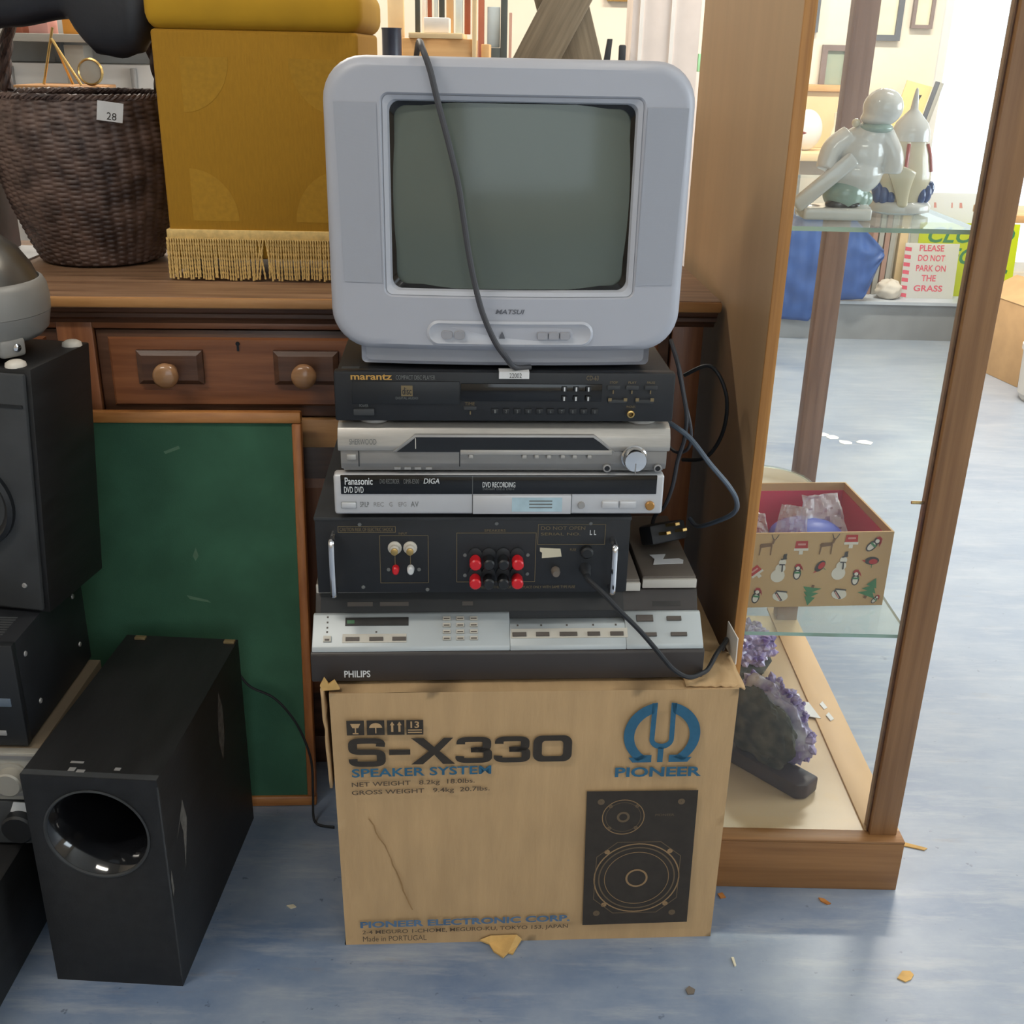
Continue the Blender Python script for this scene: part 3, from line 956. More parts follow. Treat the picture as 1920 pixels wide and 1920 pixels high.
b.prism([(0.044, 0.05), (0.046, 0.087), (0.062, 0.114), (0.30, 0.114), (0.30, 0.05)], 'x', -hw + 0.004, hw - 0.004, 0.002)
b.obj('upper_case', 'vcr_brown', VC)
b = B()
b.box(-hw + 0.006, 0.186, 0.058, 0.285, 0.114, 0.1315, 0.003)
b.obj('deck_lid', 'vcr_lid', VC)
b = B()
b.box(-hw + 0.006, 0.186, 0.052, 0.058, 0.115, 0.1275, 0.001)
b.obj('lid_edge', 'vcr_white', VC)
b = B()
b.box(0.190, hw - 0.006, 0.064, 0.285, 0.114, 0.1325, 0.003)
o = b.obj('cassette_lid', 'vcr_lid', VC)
b = B()
b.box(0.190, hw - 0.006, 0.058, 0.064, 0.1165, 0.1295, 0.001)
b.obj('lid_edge', 'vcr_white', VC)
b = B()   # smoked cover in front of the deck, reaching down into the step of the panel
b.prism([(0.0452, 0.0882), (0.0608, 0.1135), (0.0618, 0.113), (0.0470, 0.0878)], 'x', -0.262, 0.163)
b.prism([(0.0430, 0.0780), (0.0450, 0.0886), (0.0462, 0.0884), (0.0450, 0.0778)], 'x', 0.002, 0.162)
b.obj('smoked_cover', 'black', VC, None)
text('brand_lettering', 'PHILIPS', -0.2283, -0.1925, 0.011, 0.022, -0.0006, 'whiteprint', VC, 0.02)


def on_slope(x, s, out=0.0012):
    """a point on the slope, s metres up from its lower edge"""
    L_ = math.hypot(0.036, 0.032)
    c_, n_ = 0.036 / L_, 0.032 / L_
    return Vector((x, 0.004 + s * c_ - out * n_, 0.056 + s * n_ + out * c_))


def slope_box(name, x0, x1, s0, s1, m_, parent=None, out=0.0014):
    q = B()
    lo_ = [on_slope(x0, s0, -0.001), on_slope(x1, s0, -0.001), on_slope(x1, s1, -0.001), on_slope(x0, s1, -0.001)]
    hi_ = [on_slope(x0 + 0.0004, s0 + 0.0004, out), on_slope(x1 - 0.0004, s0 + 0.0004, out), on_slope(x1 - 0.0004, s1 - 0.0004, out), on_slope(x0 + 0.0004, s1 - 0.0004, out)]
    q.loft([lo_, hi_], True, True)
    return q.obj(name, m_, parent or VC, None)


SH = math.hypot(0.036, 0.032)
# slope fraction: photo rows -> distance up the slope
f_ = lambda t: t * SH
dsp = slope_box('display_window', -0.2274, -0.1395, f_(0.64), f_(0.90), 'lcd')
slope_box('display_segment', -0.225, -0.214, f_(0.70), f_(0.82), 'lcdgreen', dsp, 0.0018)
kk = slope_box('push_button', -0.2563, -0.2453, f_(0.16), f_(0.34), 'vcr_key', None, 0.003)
slope_box('button_slot', -0.2543, -0.2473, f_(0.18), f_(0.25), 'vcr_keydark', kk, 0.0034)
slope_box('button_tray', -0.2305, -0.142, f_(0.13), f_(0.40), 'vcr_key', None, 0.0012)
for x0, x1 in ((-0.226, -0.2065), (-0.1935, -0.174), (-0.162, -0.1425)):
    kk = slope_box('push_button', x0, x1, f_(0.18), f_(0.30), 'vcr_keydark', None, 0.003)
for r_ in range(4):
    for c_ in range(3):
        x = -0.0925 + c_ * 0.0188
        kk = slope_box('keypad_button', x, x + 0.0112, f_(0.18 + 0.20 * r_), f_(0.18 + 0.20 * r_ + 0.12), 'vcr_key', None, 0.003)
        slope_box('key_print', x + 0.0012, x + 0.010, f_(0.20 + 0.20 * r_), f_(0.20 + 0.20 * r_ + 0.05), 'vcr_keydark', kk, 0.0033)
slope_box('button_tray', 0.0022, 0.166, f_(0.22), f_(0.52), 'vcr_key', None, 0.0010)
for x0, x1 in ((0.004, 0.024), (0.037, 0.056), (0.070, 0.095), (0.109, 0.127), (0.141, 0.160)):
    kk = slope_box('push_button', x0, x1, f_(0.27), f_(0.40), 'vcr_keydark', None, 0.003)
for x0, x1, a, c in ((0.1795, 0.2035, 0.70, 0.90), (0.2225, 0.2435, 0.72, 0.86), (0.1857, 0.2066, 0.24, 0.36), (0.2263, 0.2495, 0.24, 0.36)):
    slope_box('push_button', x0, x1, f_(a), f_(c), 'vcr_keydark', None, 0.003)
for x, s in ((-0.2515, 0.92), (-0.2515, 0.76), (-0.2515, 0.60), (-0.2515, 0.47), (-0.184, 0.46), (0.012, 0.62), (0.045, 0.62), (0.081, 0.62), (0.118, 0.62), (0.15, 0.62)):
    slope_box('panel_print', x - 0.0015, x + 0.0015, f_(s - 0.03), f_(s + 0.03), 'vcr_keydark', None, 0.0006)
for x0, x1 in ((-0.225, -0.19), (-0.18, -0.14), (-0.065, -0.05)):
    q = B()
    q.prism([(0.0490, 0.0958), (0.0520, 0.1008), (0.0512, 0.1012), (0.0482, 0.0962)], 'x', x0, x1)
    q.obj('panel_print', 'vcr_keydark', VC, None)
q = B()
q.prism([(0.0495, 0.0925), (0.0560, 0.1005), (0.0550, 0.1012), (0.0485, 0.0932)], 'x', 0.205, 0.245)
q.obj('counter_window', 'lcd', VC, None)

# ================================================================== POWER AMPLIFIER (rear side out)
AM = thing('power_amplifier', 'black power amplifier with its rear sockets facing out on the video recorder', 'amplifier', (-0.05, 1.3225, 0.5835), 3.3)
hw = 0.2085
b = B()
b.box(-hw, hw, 0.0, 0.33, 0.004, 0.1145, 0.0015)
b.obj('chassis', 'blackmetal', AM)
b = B()
b.box(-hw - 0.001, hw + 0.001, -0.001, 0.332, 0.1105, 0.1155, 0.001)
b.obj('top_cover', 'dust', AM)
for x in (-0.17, 0.17):
    for y in (0.08, 0.28):
        q = B()
        q.lathe([(0.013, 0), (0.012, 0.006)], (x, y, -0.002), 16)
        q.obj('foot', 'rubber', AM)
for x, z0, z1 in ((-0.1852, 0.010, 0.092), (0.1858, 0.012, 0.084)):
    q = B()
    q.tube([(x, 0.002, z0), (x, -0.018, z0 + 0.002), (x, -0.024, z0 + 0.010), (x, -0.024, z1 - 0.010), (x, -0.018, z1 - 0.002), (x, 0.002, z1)], 0.0042, 10, 5)
    q.obj('handle', 'chrome', AM)


def frame_line(parent, x0, x1, z0, z1, y, m_, t=0.0007):
    q = B()
    q.loft([[(x, y, z) for x, z in rect(x0, x1, z0, z1)], [(x, y, z) for x, z in rect(x0 + t, x1 - t, z0 + t, z1 - t)]])
    return q.obj('printed_frame', m_, parent, None)


frame_line(AM, -0.1247, -0.0601, 0.0191, 0.0893, -0.0006, 'golddim')
frame_line(AM, -0.0228, 0.0832, 0.0201, 0.0930, -0.0006, 'golddim')
frame_line(AM, 0.0850, 0.1754, 0.0754, 0.1051, -0.0006, 'golddim')
frame_line(AM, -0.1786, -0.1029, 0.0935, 0.1025, -0.0006, 'golddim')
text('printed_line', 'INPUT', -0.099, -0.088, 0.0905, 0.0935, -0.0007, 'golddim', AM)
text('printed_line', 'SPEAKERS', 0.014, 0.042, 0.0945, 0.098, -0.0007, 'golddim', AM)
text('printed_line', 'CAUTION RISK OF ELECTRIC SHOCK', -0.176, -0.106, 0.0955, 0.1005, -0.0007, 'golddim', AM)
text('printed_line', 'DO NOT OPEN', 0.089, 0.148, 0.097, 0.102, -0.0007, 'golddim', AM)
text('printed_line', 'SERIAL NO.', 0.089, 0.142, 0.089, 0.093, -0.0007, 'golddim', AM)
text('printed_line', 'L', 0.1545, 0.1575, 0.0895, 0.0965, -0.0007, 'whiteprint', AM, 0.02)
text('printed_line', 'L', 0.1600, 0.1630, 0.0895, 0.0965, -0.0007, 'whiteprint', AM, 0.02)
text('printed_line', 'FUSE', 0.1290, 0.1370, 0.066, 0.070, -0.0007, 'golddim', AM)
text('printed_line', 'TO REDUCE THE RISK OF FIRE REPLACE ONLY WITH SAME TYPE FUSE', 0.002, 0.138, 0.0105, 0.0145, -0.0007, 'golddim', AM)
for x in (-0.1046, -0.0842):
    q = B()
    q.lathe([(0.0092, 0.0), (0.0092, -0.002), (0.0062, -0.003), (0.0062, -0.009), (0.0045, -0.010)], (x, 0, 0.0714), 20, 'y')
    o = q.obj('phono_socket', 'vcr_key', AM)
    q = B()
    q.lathe([(0.0048, -0.003), (0.0048, -0.013), (0.003, -0.0135)], (x, 0, 0.0704), 16, 'y')
    q.obj('socket_sleeve', 'brass', o)
    q = B()
    q.box(x - 0.0004, x + 0.0004, -0.0008, 0, 0.046, 0.063)
    q.obj('printed_frame', 'golddim', AM, None)
for x, m_ in ((-0.1040, 'red'), (-0.0841, 'whiteprint')):
    q = B()
    q.lathe([(0.0050, 0.0), (0.0045, -0.007), (0.003, -0.009)], (x, 0, 0.040), 16, 'y', sy=1.3)
    q.obj('phono_socket', m_, AM)
    for dx in (-0.012, 0.012):
        pass
for x, m_ in ((0.0022, 'red'), (0.0201, 'black'), (0.0394, 'black'), (0.0582, 'red')):
    for z in (0.0563, 0.0285):
        q = B()
        q.lathe([(0.0062, 0.0), (0.0062, -0.008), (0.0078, -0.009), (0.0078, -0.024), (0.006, -0.026), (0.002, -0.026)], (x, 0, z), 14, 'y')
        o = q.obj('binding_post', m_, AM)
        q = B()
        q.lathe([(0.0095, 0.001), (0.0095, -0.003), (0.007, -0.004)], (x, 0, z + 0.004), 16, 'y', sy=1.2)
        q.obj('post_collar', 'rubber', AM)
for x, z in ((-0.0115, 0.060), (-0.0115, 0.030), (0.0725, 0.060), (0.0725, 0.032), (-0.1135, 0.039), (-0.0730, 0.039), (-0.148, 0.013), (-0.062, 0.009), (-0.15, 0.105), (0.03, 0.106), (0.155, 0.106)):
    q = B()
    q.lathe([(0.0026, 0.0), (0.0022, -0.0012)], (x, 0, z), 10, 'y')
    q.obj('screw', 'greyprint', AM)
q = B()
q.prism([(0.0885, 0.071), (0.1160, 0.0695), (0.1180, 0.058), (0.0915, 0.0558), (0.0915, 0.064), (0.0885, 0.066)], 'y', -0.0012, -0.0004)
q.obj('paper_sticker', 'yellowpaper', AM, None)
q = B()
q.lathe([(0.0062, 0.0), (0.0062, -0.006), (0.0045, -0.012), (0.003, -0.012)], (0.1105, 0, 0.037), 16, 'y')
q.obj('fuse_holder', 'vcr_lid', AM)
q = B()
q.lathe([(0.0085, 0.0), (0.0085, -0.008), (0.006, -0.010), (0.003, -0.010)], (0.1513, 0, 0.066), 18, 'y')
q.obj('fuse_cap', 'black', AM)
q = B()
q.lathe([(0.0085, 0.0), (0.007, -0.006), (0.0055, -0.020), (0.004, -0.022)], (0.1506, 0, 0.040), 14, 'y')
q.obj('cord_grip', 'rubber', AM)
b = B()   # mains lead hanging in front of the recorder (points in world metres, moved into the amplifier's frame)
inv = (Matrix.Translation((-0.05, 1.3225, 0.5835)) @ Matrix.Rotation(math.radians(3.3), 4, 'Z')).inverted()
path = [(0.1005, 1.313, 0.6235), (0.104, 1.298, 0.622), (0.122, 1.283, 0.611), (0.143, 1.278, 0.590), (0.174, 1.283, 0.556), (0.203, 1.292, 0.518), (0.226, 1.302, 0.487), (0.250, 1.312, 0.4685),
        (0.271, 1.328, 0.4655), (0.283, 1.342, 0.4655), (0.301, 1.38, 0.469), (0.318, 1.408, 0.472), (0.322, 1.43, 0.460), (0.320, 1.46, 0.40)]
b.tube([inv @ Vector(p) for p in path], 0.0034, 8, 6)
b.obj('mains_lead', 'rubber', AM)

# ================================================================== DVD RECORDER
DV = thing('dvd_recorder', 'slim silver disc recorder with black glossy upper fascia on the black amplifier', 'dvd recorder', (-0.016, 1.3125, 0.7005), 3.3)
hw = 0.2135
b = B()
b.box(-hw + 0.004, hw - 0.004, 0.006, 0.27, 0.006, 0.060, 0.002)
b.obj('case', 'blackmetal', DV)
b = B()
b.box(-hw, hw, 0.0, 0.02, 0.007, 0.0625, 0.004, 3)
b.obj('fascia', 'dvd', DV)
b = B()
b.box(-0.2043, 0.2036, -0.0012, 0.004, 0.036, 0.0615, 0.0006)
b.obj('black_window', 'blackdeep', DV)
b = B()
b.box(-0.0352, 0.0928, -0.0022, 0.004, 0.0085, 0.0345, 0.0008)
o = b.obj('disc_tray_door', 'dvd', DV)
q = B()
q.box(0.0156, 0.0809, -0.0026, -0.0021, 0.012, 0.0318)
o2 = q.obj('sticker', 'pale_sticker', o, None)
for z in (0.027, 0.0225, 0.018):
    q = B()
    q.box(0.0380, 0.068, -0.0028, -0.0026, z - 0.0008, z + 0.0008)
    q.obj('sticker_print', 'greyprint', o, None)
for x in (-0.0356, 0.0932):
    q = B()
    q.box(x - 0.0004, x + 0.0004, -0.0005, 0.003, 0.008, 0.0355)
    q.obj('panel_gap', 'blackdeep', DV, None)
q = B()
q.box(-0.0359, -0.0353, -0.0015, -0.0012, 0.036, 0.061)
q.obj('panel_gap', 'greyprint', DV, None)
yy = -0.0015
text('brand_lettering', 'Panasonic', -0.1989, -0.1634, 0.0490, 0.0590, yy, 'whiteprint', DV, 0.015)
text('printed_line', 'DVD RECORDER', -0.1543, -0.1293, 0.0507, 0.057, yy, 'greyprint', DV)
text('printed_line', 'DMR-E500', -0.1237, -0.1041, 0.0507, 0.057, yy, 'greyprint', DV)
text('printed_line', 'DIGA', -0.0985, -0.0781, 0.0507, 0.058, yy, 'whiteprint', DV, 0.01, 0.2)
text('printed_line', 'DVD', -0.2001, -0.189, 0.038, 0.0465, yy, 'whiteprint', DV, 0.01)
text('printed_line', 'DVD', -0.1865, -0.1753, 0.038, 0.0465, yy, 'whiteprint', DV, 0.01)
text('printed_line', 'DVD RECORDING', -0.0227, 0.0195, 0.0455, 0.053, yy, 'whiteprint', DV, 0.012)
text('printed_line', 'DVD-RAM  DVD-R  DVD-V', -0.0222, 0.0185, 0.0420, 0.0445, yy, 'greyprint', DV)
text('printed_line', 'SP/LP', -0.1805, -0.1691, 0.0178, 0.0250, -0.0004, 'greyprint', DV)
text('printed_line', 'AV', -0.1154, -0.1052, 0.0178, 0.0255, -0.0004, 'greyprint', DV)
text('printed_line', 'REC', -0.163, -0.150, 0.0185, 0.0245, -0.0004, 'silvermid', DV)
text('printed_line', 'G', -0.143, -0.139, 0.0185, 0.0245, -0.0004, 'silvermid', DV)
text('printed_line', 'EPG', -0.131, -0.121, 0.0185, 0.0245, -0.0004, 'silvermid', DV)
q = B()
q.box(-0.2044, -0.1856, -0.002, 0.003, 0.0165, 0.0245, 0.0012)
q.obj('power_button', 'dvd', DV)
frame_line(DV, -0.2048, -0.1852, 0.0161, 0.0249, -0.0006, 'greyprint', 0.0005)
q = B()
q.lathe([(0.0048, 0.002), (0.0048, -0.002), (0.0042, -0.003)], (0.1063, 0, 0.0205), 20, 'y')
q.obj('round_button', 'silvermid', DV)
for x0, x1 in ((0.1330, 0.1550), (0.1562, 0.1782)):
    q = B()
    q.box(x0, x1, -0.0035, 0.003, 0.0162, 0.0268, 0.002)
    q.obj('push_button', 'dvd', DV)
q = B()
q.lathe([(0.0062, 0.002), (0.0062, -0.003), (0.005, -0.0045), (0.001, -0.0045)], (0.1963, 0, 0.020), 20, 'y')
q.obj('amber_button', 'rust', DV)
for x in (-0.17, 0.17):
    for y in (0.04, 0.23):
        q = B()
        q.lathe([(0.014, 0), (0.013, 0.007)], (x, y, -0.001), 16)
        q.obj('foot', 'rubber', DV)

# ================================================================== SILVER RECEIVER
RC = thing('av_receiver', 'silver home cinema receiver with trapezoid display window on the disc recorder', 'receiver', (-0.0105, 1.3125, 0.762), 3.3)
hw = 0.2115
b = B()
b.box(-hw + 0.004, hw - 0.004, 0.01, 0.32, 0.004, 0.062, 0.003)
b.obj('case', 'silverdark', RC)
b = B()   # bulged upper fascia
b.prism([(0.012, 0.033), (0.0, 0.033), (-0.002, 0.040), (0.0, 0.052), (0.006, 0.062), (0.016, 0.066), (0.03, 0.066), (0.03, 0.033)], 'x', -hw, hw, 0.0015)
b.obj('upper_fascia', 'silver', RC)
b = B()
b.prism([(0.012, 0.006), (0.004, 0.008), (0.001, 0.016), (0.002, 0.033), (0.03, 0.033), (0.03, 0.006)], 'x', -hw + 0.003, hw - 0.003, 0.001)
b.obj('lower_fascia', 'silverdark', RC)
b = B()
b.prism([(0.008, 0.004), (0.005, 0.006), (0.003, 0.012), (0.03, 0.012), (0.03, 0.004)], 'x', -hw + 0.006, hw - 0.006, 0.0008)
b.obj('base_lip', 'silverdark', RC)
b = B()
b.prism([(-0.137, 0.0335), (-0.122, 0.045), (-0.113, 0.0530), (0.1116, 0.0530), (0.120, 0.047), (0.1365, 0.0335)], 'y', -0.0045, 0.004)
o = b.obj('display_window', 'blackdeep', RC)
b = B()
b.prism([(-0.142, 0.0335), (-0.1245, 0.0475), (-0.114, 0.0560), (0.1126, 0.0560), (0.123, 0.0485), (0.1405, 0.0335)], 'y', -0.0035, 0.004, 0.0006)
b.obj('window_bezel', 'silvermid', RC)
q = B()
q.box(-0.1138, -0.1128, -0.0050, -0.0044, 0.038, 0.052)
q.obj('window_reflector', 'vcr_white', o, None)
text('brand_lettering', 'SHERWOOD', -0.1964, -0.1626, 0.0425, 0.050, -0.0028, 'greyprint', RC, 0.0)
b = B()
b.box(-0.057, 0.1364, -0.0052, 0.006, 0.030, 0.0365, 0.0008)
b.obj('button_strip', 'silver', RC)
for x in (-0.0434, 0.0246, 0.0403, 0.056, 0.0738, 0.0889, 0.1081):
    q = B()
    q.box(x - 0.003, x + 0.003, -0.004, 0.003, 0.0245, 0.0295, 0.001)
    q.obj('small_button', 'silver', RC)
q = B()
q.lathe([(0.0165, 0.004), (0.0165, -0.004), (0.0150, -0.005), (0.0150, -0.016), (0.0135, -0.019), (0.004, -0.0195)], (0.1654, 0, 0.0262), 36, 'y')
o = q.obj('volume_knob', 'chrome', RC)
q = B()
q.box(0.1648, 0.1660, -0.0200, -0.0192, 0.010, 0.024)
q.obj('knob_pointer', 'silverdark', o, None)
for x, m_ in ((0.1318, 'black'), (0.1976, 'black')):
    q = B()
    q.lathe([(0.0052, 0.004), (0.0052, -0.0015), (0.0035, -0.0018), (0.0032, 0.002)], (x, 0, 0.0105), 18, 'y')
    o = q.obj('jack_socket', 'silvermid', RC)
    q = B()
    q.lathe([(0.0033, -0.0012), (0.001, -0.0014)], (x, 0, 0.0105), 16, 'y')
    q.obj('socket_hole', 'blackdeep', o)
for x in (-0.1855, -0.0577):
    q = B()
    q.box(x - 0.0005, x + 0.0005, 0.0005, 0.003, 0.012, 0.033)
    q.obj('panel_gap', 'blackdeep', RC, None)
q = B()
q.box(-0.2006, -0.1890, -0.001, 0.004, 0.0215, 0.0285, 0.0008)
q.obj('power_button', 'silver', RC)
for x in (-0.137, -0.124, -0.111, -0.097):
    q = B()
    q.box(x - 0.004, x + 0.004, 0.0015, 0.004, 0.0075, 0.0105)
    q.obj('printed_mark', 'silvermid', RC, None)

# ================================================================== CD PLAYER
CD = thing('cd_player', 'black compact disc player with gold lettering directly under the television', 'cd player', (-0.011, 1.313, 0.8275), 3.3)
hw = 0.2125
b = B()
b.box(-hw + 0.003, hw - 0.003, 0.010, 0.29, 0.008, 0.070, 0.002)
b.obj('case', 'blackmetal', CD)
b = B()
b.box(-hw, hw, 0.0, 0.016, 0.007, 0.071, 0.003, 2)
b.obj('fascia', 'blackmetal', CD)
b = B()
b.box(-0.1905, -0.0573, -0.0022, 0.004, 0.030, 0.0590, 0.0008)
tr = b.obj('disc_tray', 'black', CD)
b = B()
b.box(-0.056, 0.1204, -0.0012, 0.004, 0.034, 0.0565, 0.0006)
b.obj('display_window', 'blackdeep', CD)
text('brand_lettering', 'marantz', -0.1915, -0.1408, 0.0605, 0.0680, -0.0006, 'gold', CD, 0.02)
text('printed_line', 'COMPACT DISC PLAYER', -0.1361, -0.0876, 0.0610, 0.0668, -0.0006, 'greyprint', CD, 0.0)
q = B()
q.box(-0.1298, -0.1156, -0.0028, -0.0021, 0.0405, 0.054)
o = q.obj('disc_logo', 'golddim', tr, None)
text('logo_lettering', 'disc', -0.1285, -0.1169, 0.0425, 0.052, -0.0031, 'black', tr, 0.01)
text('logo_lettering', 'DIGITAL AUDIO', -0.1367, -0.109, 0.0365, 0.0395, -0.0026, 'greyprint', tr)
for i, x in enumerate((0.073, 0.0877, 0.1031)):
    for z in (0.0508, 0.0385):
        q = B()
        q.box(x - 0.0032, x + 0.0032, -0.004, 0.002, z - 0.0032, z + 0.0032, 0.0008)
        o = q.obj('small_button', 'black', CD)
        q = B()
        q.box(x - 0.0009, x + 0.0009, -0.0043, -0.0040, z - 0.0026, z + 0.0026)
        q.obj('button_mark', 'whiteprint', o, None)
text('printed_line', 'CD-63', 0.1003, 0.1153, 0.0615, 0.0675, -0.0006, 'golddim', CD)
for x in (0.1346, 0.1581, 0.1816):
    q = B()
    q.box(x - 0.008, x + 0.008, -0.003, 0.002, 0.0500, 0.0555, 0.001)
    o = q.obj('push_button', 'greyprint' if False else 'dust', CD)
    q = B()
    q.box(x - 0.0008, x + 0.0008, -0.0012, 0.0, 0.0445, 0.0490)
    q.obj('printed_mark', 'golddim', CD, None)
    text('printed_line', {0: 'STOP', 1: 'PLAY', 2: 'PAUSE'}[int(round((x - 0.1346) / 0.0235))], x - 0.005, x + 0.005, 0.0575, 0.0605, -0.0006, 'golddim', CD)
for x0, x1 in ((0.1307, 0.1502), (0.1651, 0.184)):
    q = B()
    q.box(x0 - 0.002, x1 + 0.002, -0.003, 0.002, 0.0325, 0.0370, 0.001)
    q.obj('rocker_button', 'dust', CD)
    for x in (x0, x1):
        q = B()
        q.box(x - 0.0022, x + 0.0022, -0.0036, -0.0029, 0.0355, 0.0395)
        q.obj('printed_mark', 'golddim', CD, None)
q = B()
q.lathe([(0.0048, 0.002), (0.0048, -0.004), (0.0030, -0.0045), (0.0028, 0.0)], (0.1581, 0, 0.0185), 20, 'y')
o = q.obj('headphone_socket', 'brass', CD)
text('printed_line', 'PHONES', 0.1525, 0.1637, 0.0258, 0.0290, -0.0006, 'golddim', CD)
q = B()
q.box(-0.1893, -0.1637, -0.004, 0.002, 0.0155, 0.0235, 0.001)
q.obj('power_button', 'dust', CD)
text('printed_line', 'POWER', -0.182, -0.171, 0.0255, 0.0290, -0.0006, 'greyprint', CD)
for i in range(10):
    x = -0.0132 + i * (0.1257 / 9)
    q = B()
    q.box(x - 0.0045, x + 0.0045, -0.002, 0.002, 0.0175, 0.0245, 0.0006)
    o = q.obj('number_button', 'black', CD)
    text('button_number', str((i + 1) % 10), x - 0.0008, x + 0.0010, 0.0190, 0.0232, -0.0023, 'greyprint', o)
q = B()
q.box(-0.0525, -0.0365, -0.003, 0.002, 0.0225, 0.0275, 0.001)
q.obj('push_button', 'dust', CD)
q = B()
q.box(-0.0448, -0.0432, -0.0012, 0.0, 0.0165, 0.0212)
q.obj('printed_mark', 'golddim', CD, None)
text('printed_line', 'TIME', -0.0510, -0.0385, 0.0285, 0.0325, -0.0006, 'golddim', CD)
for x in (-0.1654, 0.1762):
    for y in (0.030, 0.25):
        q = B()
        q.lathe([(0.020, 0.0), (0.021, 0.003), (0.019, 0.008)], (x, y, 0.001), 28)
        q.obj('foot', 'silver', CD)
q = B()
q.box(-0.204, -0.182, 0.010, 0.024, 0.0702, 0.0707)
q.obj('tape_patch', 'dust', CD, None)
q = B()
q.box(-0.009, 0.0285, -0.0042, -0.0036, 0.0640, 0.0725)
q.box(-0.009, 0.0285, -0.0042, 0.012, 0.0722, 0.0728)
o = q.obj('price_sticker', 'paper', CD, None)
text('sticker_print', '22002', 0.004, 0.019, 0.0650, 0.0712, -0.0045, 'ink', o)

# ================================================================== TELEVISION
TV = thing('television', 'silver portable tube television on top of the electronics stack', 'television', (-0.011, 1.325, 0.8985), 3.0)
TW, TH = 0.429, 0.335
ZC0 = 0.024 + TH / 2


def bul(x):
    return 0.016 * (1 - (x / 0.21) ** 2)


def tp(x, z, y=0.0):
    return (x, y - bul(x), z)


def lp(w_, h_, r, y, cz=ZC0, rb=None, bulge=True, cx=0.0):
    return [(x, y - (bul(x) if bulge else 0), z) for x, z in rrect(w_, h_, r, 8, 10, cx, cz, rb)]


SCX, SCZ, SW, SH_ = 0.0025, 0.2065, 0.280, 0.210
o2d, i2d = rrect(TW - 0.020, TH - 0.020, 0.040, 8, 10, 0.0, ZC0, 0.040), rrect(SW + 0.022, SH_ + 0.020, 0.010, 8, 10, SCX, SCZ)
face_loops = []
for k in range(9):
    t_ = k / 8
    face_loops.append([tp(a[0] + (c[0] - a[0]) * t_, a[1] + (c[1] - a[1]) * t_) for a, c in zip(o2d, i2d)])
b = B()
b.loft([lp(TW - 0.004, TH - 0.004, 0.046, 0.115, rb=0.046), lp(TW, TH, 0.048, 0.06, rb=0.048), lp(TW, TH, 0.048, 0.018, rb=0.048), lp(TW - 0.006, TH - 0.006, 0.046, 0.006, rb=0.046),
        ] + face_loops + [lp(SW + 0.016, SH_ + 0.014, 0.008, 0.003, SCZ, cx=SCX)])
b.obj('front_bezel', 'tv', TV, 40)
b = B()
b.loft([lp(SW + 0.0165, SH_ + 0.0145, 0.008, 0.0015, SCZ, cx=SCX), lp(SW + 0.006, SH_ + 0.005, 0.010, 0.0045, SCZ, cx=SCX), lp(SW - 0.001, SH_ - 0.001, 0.012, 0.014, SCZ, cx=SCX)])
b.obj('screen_rim', 'tv2', TV, 40)
b = B()
b.loft([lp(SW + 0.002, SH_ + 0.002, 0.013, 0.010, SCZ, cx=SCX), lp(SW - 0.008, SH_ - 0.008, 0.014, 0.013, SCZ, cx=SCX)])
b.obj('screen_mask', 'blackdeep', TV, 40)
b = B()


def scr(u, v):
    x, z = (u - 0.5) * SW, (v - 0.5) * SH_
    d = 0.014 * (1 - (2 * u - 1) ** 2 * 0.6 - (2 * v - 1) ** 2 * 0.4)
    return (SCX + x, 0.017 - bul(x) - d, SCZ + z)


b.grid(scr, 28, 22)
b.obj('picture_tube', 'screen', TV, 60)
b = B()
b.loft([lp(TW - 0.010, TH - 0.010, 0.045, 0.105, bulge=True), lp(TW - 0.014, TH - 0.012, 0.05, 0.15, bulge=False), lp(0.33, 0.285, 0.05, 0.22, ZC0 - 0.008, bulge=False),
        lp(0.25, 0.22, 0.04, 0.33, ZC0 - 0.02, bulge=False), lp(0.24, 0.20, 0.03, 0.335, ZC0 - 0.02, bulge=False)], False, True)
b.obj('back_shell', 'tvback', TV, 50)
for s, xa, xb, xc, xd in ((-1, -0.201, -0.1525, -0.1505, -0.196), (1, 0.2040, 0.1555, 0.1535, 0.199)):
    q = B()
    q.grid(lambda u, v: tp((xd + (xc - xd) * u) * (1 - v) + (xa + (xb - xa) * u) * v, 0.108 + 0.202 * v, -0.0009), 10, 4)
    q.obj('speaker_grille', 'grille', TV, None)
# foot lip and stand
b = B()
b.loft([[(x, 0.028 - bul(x) * 0.8, z) for x, z in rrect(0.35, 0.024, 0.006, 4, 12, 0, 0.0175)], [(x, 0.018 - bul(x) * 0.8, z) for x, z in rrect(0.36, 0.026, 0.006, 4, 12, 0, 0.0175)], [(x, 0.12, z) for x, z in rrect(0.36, 0.026, 0.006, 4, 12, 0, 0.0175)], [(x, 0.30, z) for x, z in rrect(0.26, 0.026, 0.006, 4, 12, 0, 0.0175)]], True, True)
b.obj('base_lip', 'tv', TV, 40)
for x in (-0.13, 0.13):
    for y in (0.055, 0.22):
        q = B()
        q.lathe([(0.010, 0.0), (0.010, 0.006)], (x, y, 0.0), 14)
        q.obj('foot', 'rubber', TV)
